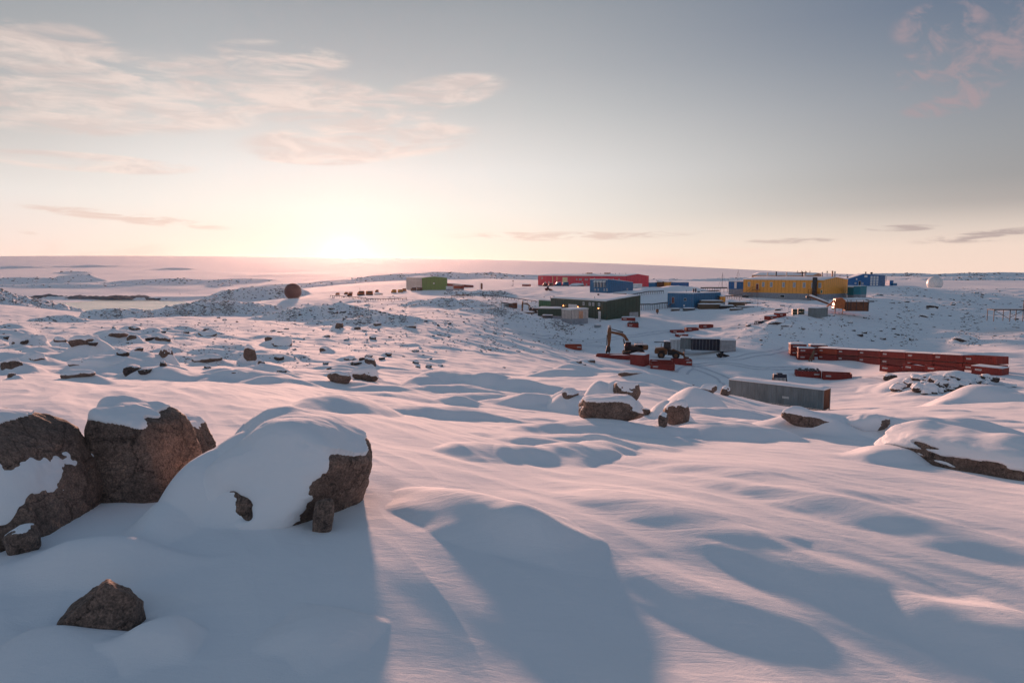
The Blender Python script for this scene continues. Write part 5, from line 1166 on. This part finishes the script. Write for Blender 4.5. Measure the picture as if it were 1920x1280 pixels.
def mast(label, px, d, h, r=.08, kind=0, name='mast'):
    p = at(px, d); o = empty(name, (p[0], p[1], height(*p)-.2), 0, label, 'mast'); MB().cyl((0,0,0), (0,0,h), r, 8, r*.6).build('pole', 'dark_steel', o)
    if kind == 1: MB().box(-.45,-.2,h*.35,.45,.2,h*.95).build('signal_box', 'rust_brown', o)
    if kind == 2: MB().bar((-.7,0,h*.96), (.7,0,h*.96), .12).cyl((0,0,h), (0,0,h+.5), .3, 8).build('antenna', 'dark_steel', o)
    if kind == 3:
        for a in range(3): MB().cyl((0,0,h*.9), (math.cos(a*2.1)*h*.35, math.sin(a*2.1)*h*.35, 0), .03, 5).build('guy_wire', 'dark_steel', o)
    return o
mast('tall thin mast on the skyline between the far stores and the blue hut', 1355, 380, 9.0, .10, 3); mast('very faint tall pole on the skyline left of the yellow building', 1384, 380, 10.5, .05, 3)
mast('signal mast with a dark box on the hill right of the green hall', 903, 330, 4.6, .10, 1); mast('thin bare pole just left of the signal mast', 900, 332, 4.9, .05)
mast('dark pole with a crossbar behind the yellow building', 1551, 330, 6.8, .12, 2); mast('tall thin pole on the snow before the yellow building', 1423, 240, 5.2, .04); mast('thin pole standing above the orange tracked vehicle', 674, 330, 3.5, .07)
mast('thin marker pole beside the excavator arm', 1174, 160, 3.6, .035); mast('small marker post right of the red container row', 1893, 108, 1.2, .05, 0); mast('small signpost right of the pipe bridge', 1234, 240, 1.9, .22, 1, 'signpost')
o = empty('steel_platform', (*at(1869, 178), 0), -.08, 'dark steel platform on braced legs cut by the right edge', 'platform'); o.location.z = zat(1869, 592, 178)
MB().box(0,0,1.45,12,3,1.65).build('deck', 'dark_steel', o)
for x in (0, 4.0, 7.2, 11.5): 
    for y in (.1, 2.9): MB().bar((x+.1,y,-1.5), (x+.1,y,1.45), .14).build('leg', 'dark_steel', o)
MB().bar((.2,.1,1.4), (4,.1,-.8), .1).bar((4,.1,-.5), (7.2,.1,1.4), .1).bar((7.3,.1,-.6), (11,.1,1.4), .1).build('brace', 'dark_steel', o); MB().bar((7.3,.2,1.6), (7.3,.2,4.0), .14).bar((6.6,.2,3.9), (8.4,.2,3.9), .1).build('post', 'dark_steel', o)
for px, d, h, lab in [(962,420,3.2,'thin distant crane post near the long red building')]: mast(lab, px, d, h, .1, 2)
# ------------------------------------------------------------------ haze
def build_haze():
    m = bpy.data.materials.new('haze_air'); m.use_nodes = True; t = m.node_tree
    for n in list(t.nodes): t.nodes.remove(n)
    o = t.nodes.new('ShaderNodeOutputMaterial'); v = t.nodes.new('ShaderNodeVolumePrincipled')
    v.inputs['Color'].default_value = (.93,.92,.95,1); v.inputs['Density'].default_value = HAZE_D; v.inputs['Anisotropy'].default_value = HAZE_G
    t.links.new(v.outputs[0], o.inputs['Volume'])
    bm = bmesh.new(); bmesh.ops.create_cube(bm, size=1)
    lo = Vector((-4400, -4400, min(float(Zg.min()), -80)-20)); hi = Vector((4400, 4400, float(Zg.max())+8))
    for q in bm.verts: q.co = Vector([lo[i] if q.co[i] < 0 else hi[i] for i in range(3)])
    me = bpy.data.meshes.new('haze'); bm.to_mesh(me); bm.free(); me.materials.append(m)
    tag(link('haze', me), kind='stuff')
HAZE_D, HAZE_G = 1.1e-5, .80
build_haze()
